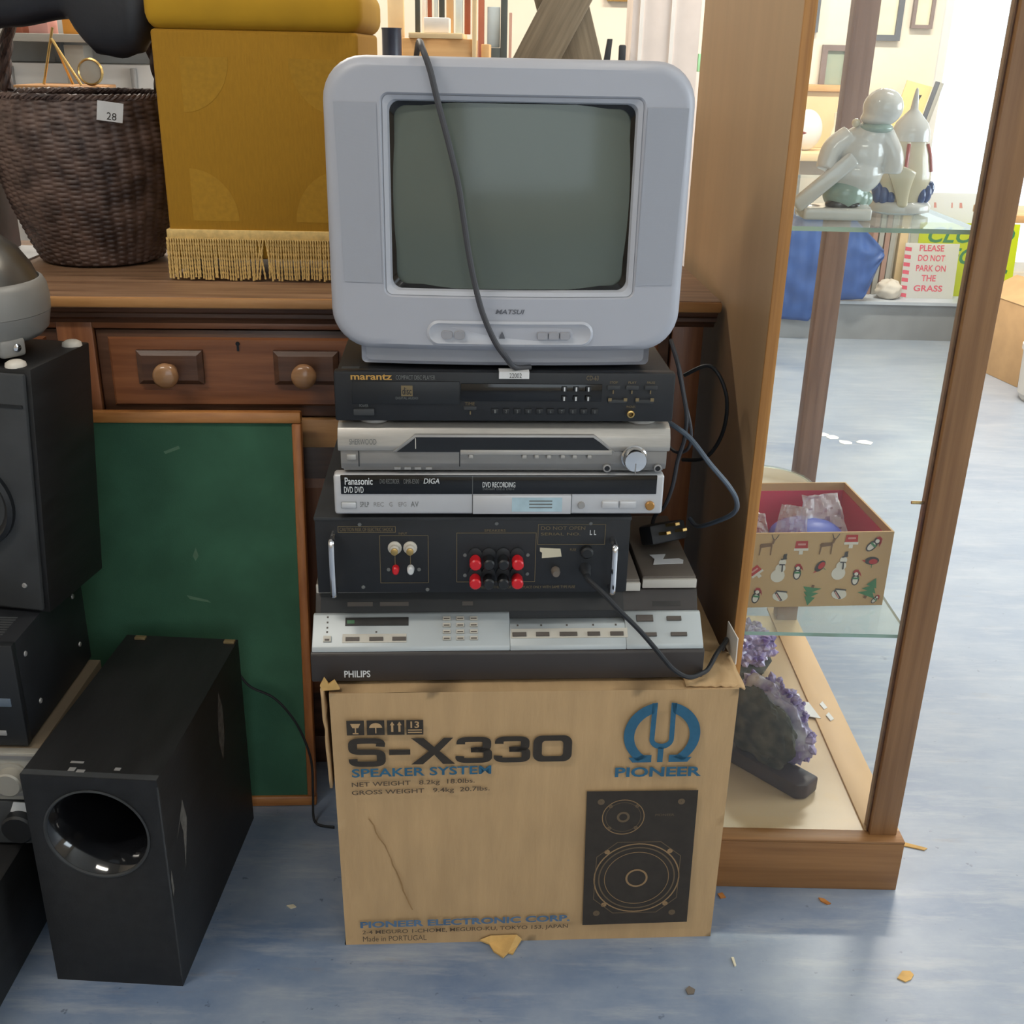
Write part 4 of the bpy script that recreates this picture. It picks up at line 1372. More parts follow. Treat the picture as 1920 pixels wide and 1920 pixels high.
# control strip
b = B()
b.loft([[tp(x, z, -0.0006) for x, z in rrect(0.203, 0.031, 0.0150, 8, 10, 0.0034, 0.0492)], [tp(x, z, -0.0026) for x, z in rrect(0.197, 0.025, 0.0122, 8, 10, 0.0034, 0.0492)], [tp(x, z, -0.0010) for x, z in rrect(0.193, 0.021, 0.0102, 8, 10, 0.0034, 0.0492)]], False, True)
cp = b.obj('control_strip', 'tv2', TV, 40)
for x0, x1 in ((-0.0805, -0.0665), (-0.0650, -0.0515)):
    q = B()
    q.loft([[tp(x, z, -0.0005) for x, z in rrect(x1 - x0, 0.0105, 0.004, 4, 2, (x0 + x1) / 2, 0.0475)], [tp(x, z, -0.0042) for x, z in rrect(x1 - x0 - 0.001, 0.0095, 0.0035, 4, 2, (x0 + x1) / 2, 0.0475)]], True, True)
    q.obj('push_button', 'tv3', cp)
for k in range(3):
    x0 = 0.0360 + k * 0.0138
    q = B()
    q.loft([[tp(x, z, -0.0005) for x, z in rrect(0.0132, 0.0092, 0.002, 4, 2, x0 + 0.0066, 0.0475)], [tp(x, z, -0.0046) for x, z in rrect(0.0122, 0.0080, 0.002, 4, 2, x0 + 0.0066, 0.0475)]], True, True)
    q.obj('push_button', 'tv3', cp)
q = B()
q.poly([tp(x, z, -0.0032) for x, z in ((-0.0105, 0.0440), (-0.0030, 0.0440), (-0.0045, 0.0485), (-0.0068, 0.0530), (-0.0090, 0.0485))])
q.obj('sensor_window', 'tvback', cp, None)
text('brand_lettering', 'MATSUI', -0.0152, 0.0201, 0.0735, 0.0793, 0, 'tvback', TV, 0.02, 0.25, fn=lambda x, z: tp(x, z, -0.0008))
# lead lying over the top and down across the front
b = B()
b.tube([(-0.115, 0.20, 0.352), (-0.108, 0.10, 0.372), (-0.103, 0.02, 0.3735), (-0.0994, -0.016, 0.367), (-0.091, -0.025, 0.345), (-0.0826, -0.026, 0.312), (-0.071, -0.027, 0.270), (-0.060, -0.028, 0.225), (-0.0535, -0.029, 0.185),
        (-0.048, -0.029, 0.150), (-0.041, -0.029, 0.115), (-0.031, -0.029, 0.078), (-0.016, -0.026, 0.043), (-0.002, -0.021, 0.022), (0.010, -0.009, 0.006), (0.03, 0.0, 0.0035)], 0.0036, 10, 8)
b.obj('mains_lead', 'cordgrey', TV)

# ================================================================== LOOSE LEADS AND PLUG
PL = thing('mains_plug', 'black three-pin mains plug on the grey recorder lid with its lead hanging from above', 'plug', (0.220, 1.49, 0.5835))
q = B()
Tm = Matrix.Translation((0, 0, 0.0245)) @ Matrix.Scale(1.3, 4) @ Matrix.Rotation(math.radians(28), 4, 'Z') @ Matrix.Rotation(math.radians(-25), 4, 'X')
q.prism([(-0.024, -0.020), (0.024, -0.020), (0.020, 0.010), (0.008, 0.026), (-0.008, 0.026), (-0.020, 0.010)], 'z', -0.011, 0.011, 0.004, 0, Tm)
q.obj('plug_body', 'rubber', PL)
for x, y0, y1, zz in ((-0.011, -0.036, -0.018, 0.0), (0.011, -0.036, -0.018, 0.0), (0.0, -0.04, -0.018, 0.008)):
    q = B()
    q.box(x - 0.003, x + 0.003, y0, y1, zz - 0.0018, zz + 0.0018, 0.0006, 1, 0, Tm)
    q.obj('pin', 'brass', PL)
b = B()
b.tube([(p[0] - 0.220, p[1] - 1.49, p[2] - 0.5835) for p in [(0.212, 1.512, 0.612), (0.214, 1.505, 0.630), (0.222, 1.47, 0.660), (0.228, 1.45, 0.700), (0.2305, 1.44, 0.742), (0.236, 1.43, 0.778), (0.234, 1.42, 0.815), (0.226, 1.42, 0.85), (0.219, 1.43, 0.88), (0.212, 1.47, 0.905)]], 0.003, 8, 6)
b.obj('plug_lead', 'cordgrey', PL)
b = B()
b.tube([(0.19, 1.50, 0.797), (0.213, 1.42, 0.802), (0.237, 1.395, 0.790), (0.264, 1.38, 0.760), (0.292, 1.38, 0.729), (0.308, 1.39, 0.702), (0.312, 1.42, 0.672), (0.299, 1.47, 0.637), (0.284, 1.53, 0.603), (0.278, 1.57, 0.598)], lambda t: 0.0035, 8, 8)
tag(b.obj('power_cable', 'cordblue', None), 'slate grey cable looping out beside the stack towards the cabinet panel', 'cable')
b = B()
b.tube([(0.226, 1.47, 0.86), (0.231, 1.43, 0.834), (0.243, 1.425, 0.79), (0.243, 1.44, 0.759), (0.230, 1.47, 0.744), (0.215, 1.52, 0.75)], 0.0024, 8, 8)
tag(b.obj('thin_cable', 'cordgrey', None), 'thin grey cable in a small loop beside the silver receiver', 'cable')
b = B()
b.tube([(0.255, 1.60, 0.82), (0.290, 1.58, 0.84), (0.315, 1.57, 0.80), (0.318, 1.58, 0.74), (0.300, 1.60, 0.69), (0.27, 1.64, 0.67)], 0.003, 8, 8)
tag(b.obj('black_cable', 'rubber', None), 'black cable looped in the dark gap behind the stack', 'cable')
b = B()
for pts, m_ in (([(0.204, 1.462), (0.228, 1.466), (0.222, 1.448), (0.246, 1.452), (0.252, 1.447), (0.250, 1.436), (0.206, 1.430), (0.210, 1.448)], 0),):
    b.prism(pts, 'z', 0.584, 0.5848)
tag(b.obj('paper_label', 'paper', None, None), 'torn white paper label lying on the grey recorder lid', 'label')
b = B()
b.box(-0.03, 0.03, -0.0009, 0.0009, 0.0, 0.042, 0.0005)
tag(b.obj('white_card', 'white', None, None, (0.327, 1.405, 0.4505), (0, math.radians(4), math.radians(93))), 'narrow white card tucked between the carton and the cabinet panel', 'card')

# ================================================================== SIDEBOARD
SB = thing('sideboard', 'long dark mahogany sideboard with turned knobs behind the stack', 'sideboard', (-0.2, 1.722, 0), 3.4)
XA, XB = -1.05, 0.532
b = B()
b.box(XA, XB, 0.003, 0.52, 0.880, 0.900, 0.003)
b.obj('top_board', 'mahogtop', SB)
b = B()
b.box(XA - 0.001, XB + 0.001, 0.0, 0.010, 0.8815, 0.8985, 0.004)
b.obj('front_edge', 'mahogedge', SB)
b = B()
b.prism([(0.006, 0.880), (0.008, 0.874), (0.014, 0.870), (0.014, 0.864), (0.024, 0.858), (0.028, 0.852), (0.05, 0.852), (0.05, 0.880)], 'x', XA + 0.004, XB - 0.004)
b.obj('cornice_moulding', 'mahogdark', SB, 25)
b = B()
b.box(XA + 0.02, XB - 0.02, 0.048, 0.50, 0.06, 0.880)
b.obj('carcass', 'mahogdark', SB)
for x0, x1 in ((XA + 0.02, -0.93), (-0.535, -0.478), (-0.022, 0.02), (0.46, XB - 0.02)):
    q = B()
    q.box(x0, x1, 0.028, 0.05, 0.06, 0.853, 0.002)
    q.obj('stile', 'mahogv', SB)
for z0, z1 in ((0.842, 0.853), (0.640, 0.690)):
    for x0, x1 in ((-0.478, -0.022), (0.02, 0.46), (-0.93, -0.535)):
        q = B()
        q.box(x0, x1, 0.029, 0.05, z0, z1, 0.002)
        q.obj('rail', 'mahog' if z0 > 0.7 else 'pine', SB)


def drawer(x0, x1):
    z0, z1 = 0.694, 0.839
    q = B()
    q.box(x0, x1, 0.036, 0.06, z0, z1, 0.002)
    d = q.obj('drawer', 'mahogdark', SB)
    q = B()   # fielded front
    a, c = 0.018, 0.012
    q.loft([[(x, 0.036, z) for x, z in rect(x0 + a, x1 - a, z0 + a, z1 - c)], [(x, 0.031, z) for x, z in rect(x0 + a + 0.004, x1 - a - 0.004, z0 + a + 0.004, z1 - c - 0.003)]], False, True)
    q.obj('drawer_front', 'mahog', d, None)
    xm = (x0 + x1) / 2
    q = B()
    q.lathe([(0.0035, 0.0), (0.0035, -0.0012)], (xm, 0.0308, 0.818), 14, 'y')
    q.box(xm - 0.0018, xm + 0.0018, 0.0294, 0.0308, 0.806, 0.818)
    q.obj('keyhole', 'blackdeep', d)
    for s in (-1, 1):
        kx = xm + s * 0.1095
        q = B()
        for_, in_ = rect(kx - 0.0525, kx + 0.0525, 0.752, 0.808), rect(kx - 0.044, kx + 0.044, 0.7595, 0.8005)
        q.loft([[(x, 0.031, z) for x, z in for_], [(x, 0.0225, z) for x, z in for_], [(x, 0.018, z) for x, z in in_]], False, True)
        q.obj('knob_plate', 'mahogdark', d, None)
        q = B()
        q.lathe([(0.012, 0.018), (0.0115, 0.012), (0.010, 0.006), (0.0165, -0.001), (0.0205, -0.010), (0.0195, -0.017), (0.014, -0.021), (0.001, -0.0225)], (kx, 0, 0.7755), 28, 'y')
        q.obj('knob', 'knobwood', d, 60)


drawer(-0.476, -0.024)
drawer(0.022, 0.458)
drawer(-0.928, -0.537)
for x0, x1 in ((-0.93, -0.537), (-0.476, -0.024), (0.022, 0.458)):
    q = B()
    q.box(x0, x1, 0.040, 0.05, 0.09, 0.638, 0.001)
    d = q.obj('cupboard_door', 'mahogdark', SB)
    q = B()
    f1, f2 = rect(x0 + 0.06, x1 - 0.06, 0.15, 0.58), rect(x0 + 0.075, x1 - 0.075, 0.165, 0.565)
    q.loft([[(x, 0.040, z) for x, z in f1], [(x, 0.034, z) for x, z in f2]], False, True)
    q.obj('door_panel', 'mahogv', d, None)
b = B()
b.box(XA + 0.01, XB - 0.01, 0.03, 0.50, 0.0, 0.06, 0.003)
b.obj('plinth', 'mahogdark', SB)

# ================================================================== GREEN BAIZE BOARD
ang = math.atan2(0.082, 0.715)
GB = thing('baize_board', 'green baize board in an orange brown wooden frame leaning on the sideboard', 'board', (-0.342, 1.612, 0.0005), 3.4)
Tt = Matrix.Rotation(-ang, 4, 'X')
BW, BH = 0.62, 0.722
b = B()
b.box(-BW + 0.012, -0.012, 0.006, 0.016, 0.012, BH - 0.012, 0, 2, 0, Tt)
b.obj('baize_panel', 'felt', GB, None)
for nm, x0, x1, z0, z1, m_ in (('frame_rail', -BW, 0, BH - 0.019, BH, 'framewood'), ('frame_rail', -BW, 0, 0, 0.019, 'framewood'), ('frame_rail', -0.0155, 0, 0.019, BH - 0.019, 'framewoodv'), ('frame_rail', -BW, -BW + 0.0155, 0.019, BH - 0.019, 'framewoodv')):
    q = B()
    q.box(x0, x1, 0.0, 0.020, z0, z1, 0.003, 2, 0, Tt)
    q.obj(nm, m_, GB)
for pts in ([(-0.155, 0.300), (-0.135, 0.315), (-0.127, 0.297), (-0.135, 0.275), (-0.150, 0.283)], [(-0.205, 0.405), (-0.17, 0.396), (-0.165, 0.391), (-0.20, 0.398)], [(-0.19, 0.475), (-0.184, 0.490), (-0.180, 0.475), (-0.186, 0.466)], [(-0.225, 0.655), (-0.200, 0.665), (-0.198, 0.660), (-0.222, 0.651)]):
    q = B()
    q.poly([Tt @ Vector((x, 0.0055, z)) for x, z in pts])
    q.obj('worn_mark', 'feltspot', GB, None)

# ================================================================== SUBWOOFER
SW_ = thing('subwoofer', 'scuffed black subwoofer with round bass port on the floor left of the carton', 'subwoofer', (-0.557, 1.199, 0), -2.6)
w2, hh, dd = 0.093, 0.362, 0.380
pcx, pcz = 0.000, 0.268
b = B()
n = 64
rl, cl, cl2, cl3 = [], [], [], []
for i in range(n):
    a = 2 * PI * (i + 0.0) / n
    c_, s_ = math.cos(a), math.sin(a)
    k = min((w2 / abs(c_)) if abs(c_) > 1e-6 else 9, ((hh - pcz) / s_) if s_ > 1e-6 else 9, (pcz / -s_) if s_ < -1e-6 else 9)
    rl.append((pcx + k * c_, 0.0, pcz + k * s_))
    cl.append((pcx + 0.072 * c_, 0.0, pcz + 0.072 * s_))
    cl2.append((pcx + 0.069 * c_, 0.0015, pcz + 0.069 * s_))
# snap the nearest loop points to the corners
for cxn, czn in ((-w2, 0), (w2, 0), (-w2, hh), (w2, hh)):
    j = min(range(n), key=lambda q_: (rl[q_][0] - cxn) ** 2 + (rl[q_][2] - czn) ** 2)
    rl[j] = (cxn, 0.0, czn)
back = [(x, dd, z) for x, y, z in rl]
b.loft([back, rl, cl, cl2], True, False)
b.obj('cabinet', 'blackvinyl', SW_, 30)
b = B()
b.lathe([(0.0700, 0.0010), (0.066, 0.006), (0.059, 0.018), (0.051, 0.036), (0.045, 0.058), (0.042, 0.085), (0.042, 0.20), (0.0005, 0.20)], (pcx, 0, pcz), 56, 'y', cap=False)
b.obj('bass_port', 'blackgloss', SW_, 60)
q = B()
q.lathe([(0.0735, 0.001), (0.0735, -0.0012), (0.071, -0.0016), (0.0695, 0.001)], (pcx, 0, pcz), 56, 'y', cap=False)
q.obj('port_ring', 'dust', SW_, 50)
for x0, x1, y0, y1 in ((-0.037, -0.019, 0.030, 0.034), (-0.033, -0.024, 0.012, 0.020), (-0.021, -0.010, 0.010, 0.016), (0.028, 0.036, 0.018, 0.024)):
    q = B()
    q.box(x0, x1, y0, y1, hh, hh + 0.0006)
    q.obj('foil_sticker', 'silvermid', SW_, None)
for x in (-0.066, 0.082):
    q = B()
    q.box(x - 0.009, x + 0.009, dd - 0.016, dd - 0.006, hh, hh + 0.004, 0.001)
    q.obj('tape_scrap', 'golddim', SW_)
for pts in ([(0.262, 0.335), (0.275, 0.300), (0.272, 0.250), (0.255, 0.215), (0.245, 0.255), (0.250, 0.30)], [(0.040, 0.23), (0.075, 0.275), (0.085, 0.235), (0.06, 0.165), (0.066, 0.225), (0.06, 0.25)], [(0.004, 0.19), (0.010, 0.205), (0.012, 0.17), (0.006, 0.16)]):
    q = B()
    q.poly([(w2 + 0.0004, y, z) for y, z in pts])
    q.obj('scuff', 'scuffed', SW_, None)
q = B()
q.box(w2 - 0.0012, w2 + 0.0006, -0.0006, 0.0012, 0.02, hh - 0.01)
q.obj('worn_edge', 'dust', SW_, None)
q = B()
q.box(-w2 + 0.001, w2 - 0.001, 0.001, 0.012, hh - 0.0005, hh + 0.0003)
q.obj('dusty_band', 'dust', SW_, None)
b = B()
b.tube([(-0.455, 1.588, 0.29), (-0.437, 1.590, 0.262), (-0.398, 1.596, 0.235), (-0.364, 1.598, 0.182), (-0.343, 1.594, 0.114), (-0.34, 1.58, 0.05), (-0.335, 1.56, 0.006), (-0.30, 1.55, 0.004)], 0.0022, 8, 8)
tag(b.obj('speaker_cable', 'rubber', None), 'thin black cable hanging behind the subwoofer against the green board', 'cable')

# ================================================================== LEFT STACK
# lowest black cabinet
LS = thing('floor_speaker', 'low black speaker cabinet on the floor at the bottom of the left stack', 'speaker', (-0.90, 1.07, 0), 0)
b = B()
b.box(-0.19, 0.190, 0.0, 0.46, 0.0, 0.172, 0.003)
b.obj('cabinet', 'blackvinyl', LS)
b = B()
b.box(-0.17, 0.17, -0.008, 0.0, 0.015, 0.157, 0.003)
b.obj('grille', 'black', LS)


def hifi(name, label, cat, x1, y0, y1, z0, z1, fm, cm):
    t = thing(name, label, cat, (x1 - 0.21, y0, z0))
    q = B()
    q.box(-0.205, 0.21, 0.012, y1 - y0, 0.006, z1 - z0, 0.0015)
    q.obj('case', cm, t)
    q = B()
    q.box(-0.21, 0.21, 0.0, 0.014, 0.004, z1 - z0 + 0.0005, 0.002)
    q.obj('fascia', fm, t)
    for x in (-0.17, 0.17):
        for y in (0.04, y1 - y0 - 0.04):
            q = B()
            q.lathe([(0.012, 0), (0.012, 0.008)], (x, y, 0.0), 14)
            q.obj('foot', 'rubber', t)
    return t


H4 = hifi('tuner', 'black hi-fi tuner with round knob under the champagne amplifier', 'tuner', -0.672, 1.285, 1.53, 0.1735, 0.252, 'dust', 'blackmetal')
q = B()
q.lathe([(0.024, 0.002), (0.024, -0.014), (0.021, -0.017), (0.002, -0.017)], (0.178, 0, 0.040), 32, 'y')
q.obj('tuning_knob', 'black', H4)
q = B()
q.box(0.192, 0.205, -0.003, 0.002, 0.006, 0.010)
q.obj('trim_strip', 'vcr_key', H4)
q = B()
q.prism([(0.165, 0.062), (0.198, 0.060), (0.195, 0.078), (0.172, 0.079)], 'y', -0.0012, 0.0)
q.obj('price_tag', 'paper', H4, None)
H3 = hifi('hifi_amplifier', 'champagne silver hi-fi amplifier with large knob beside the subwoofer', 'amplifier', -0.666, 1.285, 1.545, 0.2515, 0.336, 'beigeunit', 'brownboard')
q = B()
q.lathe([(0.026, 0.002), (0.026, -0.003), (0.0205, -0.004), (0.0195, -0.018), (0.017, -0.020), (0.002, -0.020)], (0.172, 0, 0.043), 36, 'y')
q.obj('volume_knob', 'beigeunit', H3)
for z in (0.075, 0.012):
    q = B()
    q.box(-0.2, 0.205, -0.0015, 0.002, z, z + 0.006)
    q.obj('trim_strip', 'silverdark', H3)
H2 = hifi('cassette_deck', 'tall black hi-fi deck with vented lid under the upright speaker', 'hi-fi deck', -0.680, 1.298, 1.545, 0.3355, 0.502, 'black', 'blackmetal')
for k in range(9):
    q = B()
    q.box(0.08, 0.185, 0.022 + k * 0.007, 0.0255 + k * 0.007, 0.1665, 0.1675)
    q.obj('vent_slat', 'dust', H2, None)
q = B()
q.box(0.155, 0.196, -0.0015, 0.002, 0.070, 0.083, 0.0006)
q.obj('display_strip', 'cordblue', H2)
q = B()
q.box(0.168, 0.182, -0.0015, 0.002, 0.022, 0.030, 0.0006)
q.obj('small_button', 'silvermid', H2)
for y, z in ((0.035, 0.135), (0.055, 0.045), (0.21, 0.135), (0.21, 0.05)):
    q = B()
    q.lathe([(0.0045, 0.0), (0.0035, 0.002), (0.001, 0.0022)], (0.2095, y, z), 12, 'x')
    q.obj('screw', 'silvermid', H2)
# upright speaker
TS = thing('upright_speaker', 'upright black bookshelf speaker with tapered side at the left edge', 'speaker', (-0.655, 1.394, 0.5025), -9)
b = B()
poly_ = [(-0.20, 0.0), (-0.010, 0.0), (0.018, 0.364), (-0.20, 0.364)]
b.prism(poly_, 'y', 0.0, 0.150, 0.002)
b.obj('cabinet', 'blackvinyl', TS)
b = B()
b.prism([(-0.196, 0.006), (-0.016, 0.006), (0.0115, 0.358), (-0.196, 0.358)], 'y', -0.008, 0.0, 0.003)
b.obj('front_baffle', 'dust', TS)
b = B()
b.lathe([(0.066, 0.0), (0.066, -0.010), (0.060, -0.013), (0.054, -0.009), (0.050, -0.003), (0.022, 0.006), (0.018, 0.002), (0.001, -0.004)], (-0.098, -0.005, 0.168), 40, 'y')
b.obj('woofer', 'black', TS, 40)
b = B()
b.lathe([(0.030, 0.0), (0.030, -0.008), (0.024, -0.010), (0.016, -0.004), (0.001, -0.009)], (-0.098, -0.006, 0.285), 32, 'y')
b.obj('tweeter', 'black', TS, 40)
q = B()
q.box(-0.194, 0.004, -0.0095, -0.007, 0.312, 0.316)
q.obj('trim_line', 'black', TS, None)
for x, y in ((-0.010, 0.012), (0.004, 0.128), (-0.15, 0.03)):
    q = B()
    q.lathe([(0.014, 0.0), (0.013, 0.005), (0.008, 0.008), (0.001, 0.009)], (x, y, 0.3635), 18)
    q.obj('white_pad', 'vcr_white', TS, 60)
q = B()
q.lathe([(0.004, 0.0), (0.003, -0.002)], (-0.038, -0.008, 0.045), 12, 'y')
q.obj('screw', 'silvermid', TS)
# grey domed unit
DM = thing('grey_dome_unit', 'grey plastic domed unit with dull metal top standing on the upright speaker', 'appliance', (-0.737, 1.470, 0.8755), 0)
b = B()
b.lathe([(0.030, 0.012), (0.082, 0.016), (0.092, 0.026), (0.097, 0.050)], (0, 0, 0), 56)
b.obj('lower_ring', 'domegrey', DM, 50)
b = B()
b.lathe([(0.0972, 0.0505), (0.098, 0.066), (0.096, 0.084), (0.092, 0.092), (0.088, 0.094), (0.086, 0.090)], (0, 0, 0), 56)
b.obj('upper_ring', 'domegrey', DM, 50)
b = B()
b.lathe([(0.087, 0.090), (0.080, 0.110), (0.066, 0.132), (0.048, 0.148), (0.024, 0.157), (0.0005, 0.160)], (0, 0, 0), 56)
b.obj('dome_cover', 'domemetal', DM, 60)
for a in (-38, 95, 215):
    q = B()
    T2 = Matrix.Rotation(math.radians(a), 4, 'Z')
    q.box(0.052, 0.092, -0.018, 0.018, 0.0, 0.026, 0.006, 3, 0, T2)
    o = q.obj('bracket_foot', 'domegrey', DM)
    q = B()
    q.lathe([(0.0055, 0.0915), (0.0055, 0.0935), (0.002, 0.0945)], (0, 0.004, 0.013), 14, 'x', 0, 1, 1, T2)
    q.obj('screw', 'chrome', DM)

# ================================================================== OTTOMAN
OT = thing('velvet_ottoman', 'mustard velvet box stool with pale gold fringe on the sideboard', 'stool', (-0.4145, 1.838, 0.900), 1.5)
hw = 0.160
b = B()
b.box(-hw, hw, 0.0, 0.315, 0.036, 0.386, 0.006, 3)
b.obj('box_body', 'velvet', OT)
b = B()
b.box(-hw - 0.008, hw + 0.008, -0.008, 0.323, 0.384, 0.452, 0.024, 5)
b.obj('padded_lid', 'velvetlid', OT, 60)
for x0, z0, fx, fz in ((-0.118, 0.265, 1, 1), (-0.118, 0.098, 1, -1), (0.075, 0.265, -1, 1), (0.075, 0.098, -1, -1)):
    q = B()
    c_ = [(x0, z0), (x0 + 0.075, z0)] + [(x0 + 0.075 * math.cos(PI / 2 * i / 10), z0 + 0.082 * math.sin(PI / 2 * i / 10)) for i in range(1, 11)]
    if fx < 0:
        c_ = [(2 * x0 + 0.05 - x, z) for x, z in c_]
    if fz > 0:
        c_ = [(x, 2 * z0 + 0.082 - z) for x, z in c_]
    q.prism(c_, 'y', -0.0004, 0.001)
    q.obj('embossed_motif', 'motif', OT, None)
b = B()
b.box(-hw - 0.004, hw + 0.004, -0.004, 0.319, 0.068, 0.084, 0.002)
b.obj('fringe_heading', 'fringe', OT)
b = B()
rnd = random.Random(3)


def strand(x, y, dx=0.0, ln=0.068):
    top = Vector((x, y, 0.070))
    bot = Vector((x + dx, y - 0.001, 0.070 - ln))
    for k in range(2):
        pts = []
        for i in range(15):
            t = i / 14
            a = t * 26 + k * PI
            pts.append(top.lerp(bot, t) + Vector((0.0009 * math.cos(a), 0.0009 * math.sin(a), 0)))
        b.tube(pts, 0.0011, 5, 0)


xs = -hw - 0.002
while xs < hw + 0.003:
    cross = 0.0
    if abs(xs + 0.008) < 0.008:
        cross = rnd.choice((-0.009, 0.009))
    strand(xs, -0.005, rnd.uniform(-0.0012, 0.0012) + cross, 0.066 + rnd.uniform(-0.003, 0.002))
    xs += 0.0041
for sx_ in (-1, 1):
    ys = 0.0
    while ys < 0.315:
        strand(sx_ * (hw + 0.005), ys, 0, 0.066 + rnd.uniform(-0.003, 0.002))
        ys += 0.0055
o = b.obj('fringe_strands', 'fringe', OT, None)
o['kind'] = 'stuff'
for x in (-0.13, 0.13):
    for y in (0.035, 0.28):
        q = B()
        q.lathe([(0.018, -0.009), (0.018, 0.009)], (x, y, 0.018), 18, 'x')
        q.box(x - 0.011, x + 0.011, y - 0.008, y + 0.008, 0.018, 0.038)
        q.obj('castor', 'rubber', OT)

# ================================================================== BASKET
BK = thing('wicker_basket', 'dark brown woven basket with arched handle on the sideboard', 'basket', (-0.757, 2.022, 0.9005), 0)
HB = 0.274


def brad(t):
    return 0.103 + 0.062 * math.sin(t * PI * 0.56) ** 0.9 - 0.008 * max(0, t - 0.75) * 4


b = B()
NC, NR, su, sv = 44, 32, 6, 6


def weave(u, v):
    a = 2 * PI * u - PI / 2
    t = v
    cu_ = (u * NC + 1.2 * v) % 1.0
    ci = int(u * NC + 1.2 * v)
    ph = (v * NR + 0.5 * (ci % 2)) % 1.0
    r = brad(t) + 0.0042 * abs(math.sin(PI * cu_)) ** 0.5 * (0.40 + 0.60 * math.sin(PI * ph) ** 0.8) + 0.0010 * nz3((u * 30, v * 20, ci), 1.0)
    return (r * math.cos(a), r * math.sin(a), 0.004 + t * HB)


b.grid(weave, NC * su, NR * sv)
bmesh.ops.remove_doubles(b.bm, verts=b.bm.verts[:], dist=0.0002)
b.obj('woven_wall', 'wicker', BK, 80)
b = B()
b.lathe([(0.0005, 0.004), (0.100, 0.002), (0.104, 0.008)], (0, 0, 0), 40)
b.obj('base', 'wickerdark', BK)
b = B()
for k in range(3):
    pts = []
    for i in range(160):
        a = 2 * PI * i / 160
        ph = a * 34 + k * 2 * PI / 3
        rr = brad(1.0) + 0.0035 * math.cos(ph)
        pts.append((rr * math.cos(a), rr * math.sin(a), 0.004 + HB + 0.003 + 0.0035 * math.sin(ph)))
    pts.append(pts[0])
    b.tube(pts, 0.003, 6, 0)
b.obj('braided_rim', 'wicker', BK)
b = B()
for k in range(3):
    pts = []
    for i in range(81):
        t = i / 80
        a = PI * t
        ph = t * 40 + k * 2 * PI / 3
        cx_, cz_ = -0.135 * math.cos(a), 0.285 + 0.185 * math.sin(a)
        pts.append((cx_ + 0.006 * math.cos(ph) * math.cos(a), 0.006 * math.sin(ph), cz_ + 0.006 * math.cos(ph) * math.sin(a)))
    b.tube(pts, 0.007, 8, 0)
b.obj('handle', 'wickerdark', BK)
b = B()
Tg = Matrix.Translation((0.094, -0.150, 0.262)) @ Matrix.Rotation(math.radians(28), 4, 'Z') @ Matrix.Rotation(math.radians(8), 4, 'Y') @ Matrix.Rotation(math.radians(6), 4, 'X')
b.box(-0.020, 0.020, -0.0012, 0.0, -0.016, 0.014, 0, 2, 0, Tg)
o = b.obj('price_tag', 'paper', BK, None)
text('tag_print', '28', -0.005, 0.010, -0.0135, -0.002, 0, 'ink', o, 0.0, fn=lambda x, z: tuple(Tg @ Vector((x, -0.0016, z))))

# black leather bag slung over the basket handle
b = B()


def bagsec(x):
    # (bottom z, top z, half thickness) along x
    K = [(-0.30, 1.285, 1.345, 0.02), (-0.26, 1.262, 1.38, 0.045), (-0.14, 1.268, 1.40, 0.055), (-0.04, 1.284, 1.41, 0.045), (0.058, 1.298, 1.41, 0.042), (0.080, 1.264, 1.40, 0.04), (0.098, 1.246, 1.395, 0.04), (0.135, 1.241, 1.39, 0.04), (0.168, 1.250, 1.385, 0.038), (0.184, 1.270, 1.37, 0.03), (0.195, 1.30, 1.35, 0.015)]
    for a, c in zip(K, K[1:]):
        if a[0] <= x <= c[0]:
            t = (x - a[0]) / (c[0] - a[0])
            t = t * t * (3 - 2 * t)
            return [a[i] + (c[i] - a[i]) * t for i in (1, 2, 3)]
    return K[-1][1:]


loops = []
for i in range(57):
    x = -0.2999 + 0.4948 * i / 56
    z0, z1, th = bagsec(x)
    lp_ = []
    for k in range(20):
        a = 2 * PI * k / 20
        c_, s_ = math.cos(a), math.sin(a)
        wr = 1 + 0.05 * nz3((x * 3, c_, s_), 2.5)
        lp_.append((x, 1.0 * th * math.copysign(abs(c_) ** 0.8, c_) * wr, (z0 + z1) / 2 + (z1 - z0) / 2 * math.copysign(abs(s_) ** 0.6, s_)))
    loops.append(lp_)
b.loft(loops, True, True)
BG = thing('leather_bag', 'black leather bag slung over the basket handle at top left', 'bag', (-0.782, 1.925, 0), -3)
b.obj('bag_body', 'leather', BG, 80)
b = B()
b.tube([(-0.18, -0.02, 1.375), (-0.17, -0.02, 1.44), (-0.08, 0, 1.50), (0.03, 0, 1.49), (0.10, -0.01, 1.44), (0.11, -0.02, 1.37)], 0.008, 8, 8)
b.obj('strap', 'leather', BG)
# dark red box and paper
DR = thing('red_wooden_box', 'dark red wooden box on the sideboard left of the basket', 'box', (-1.018, 1.93, 0.9045), 3)
b = B()
b.box(-0.10, 0.085, 0.0, 0.17, 0.0, 0.185, 0.004)
b.obj('body', 'redwood', DR)
b = B()
b.box(-0.104, 0.089, -0.004, 0.174, 0.186, 0.215, 0.006)
b.obj('lid', 'redwood', DR)
b = B()
b.box(-1.09, -0.878, 1.86, 2.12, 0.9005, 0.9035)
tag(b.obj('paper_sheet', 'paper', None, None), 'white paper sheet under the dark red box', 'paper')

# ================================================================== DISPLAY CABINET
CB = thing('display_cabinet', 'tall brown display cabinet with glass shelves right of the stack', 'cabinet', (0, 0, 0))


def cbox(nm, x0, x1, y0, y1, z0, z1, m_, bev=0.0015, parent=None):
    q = B()
    q.box(x0, x1, y0, y1, z0, z1, bev)
    return q.obj(nm, m_, parent or CB)


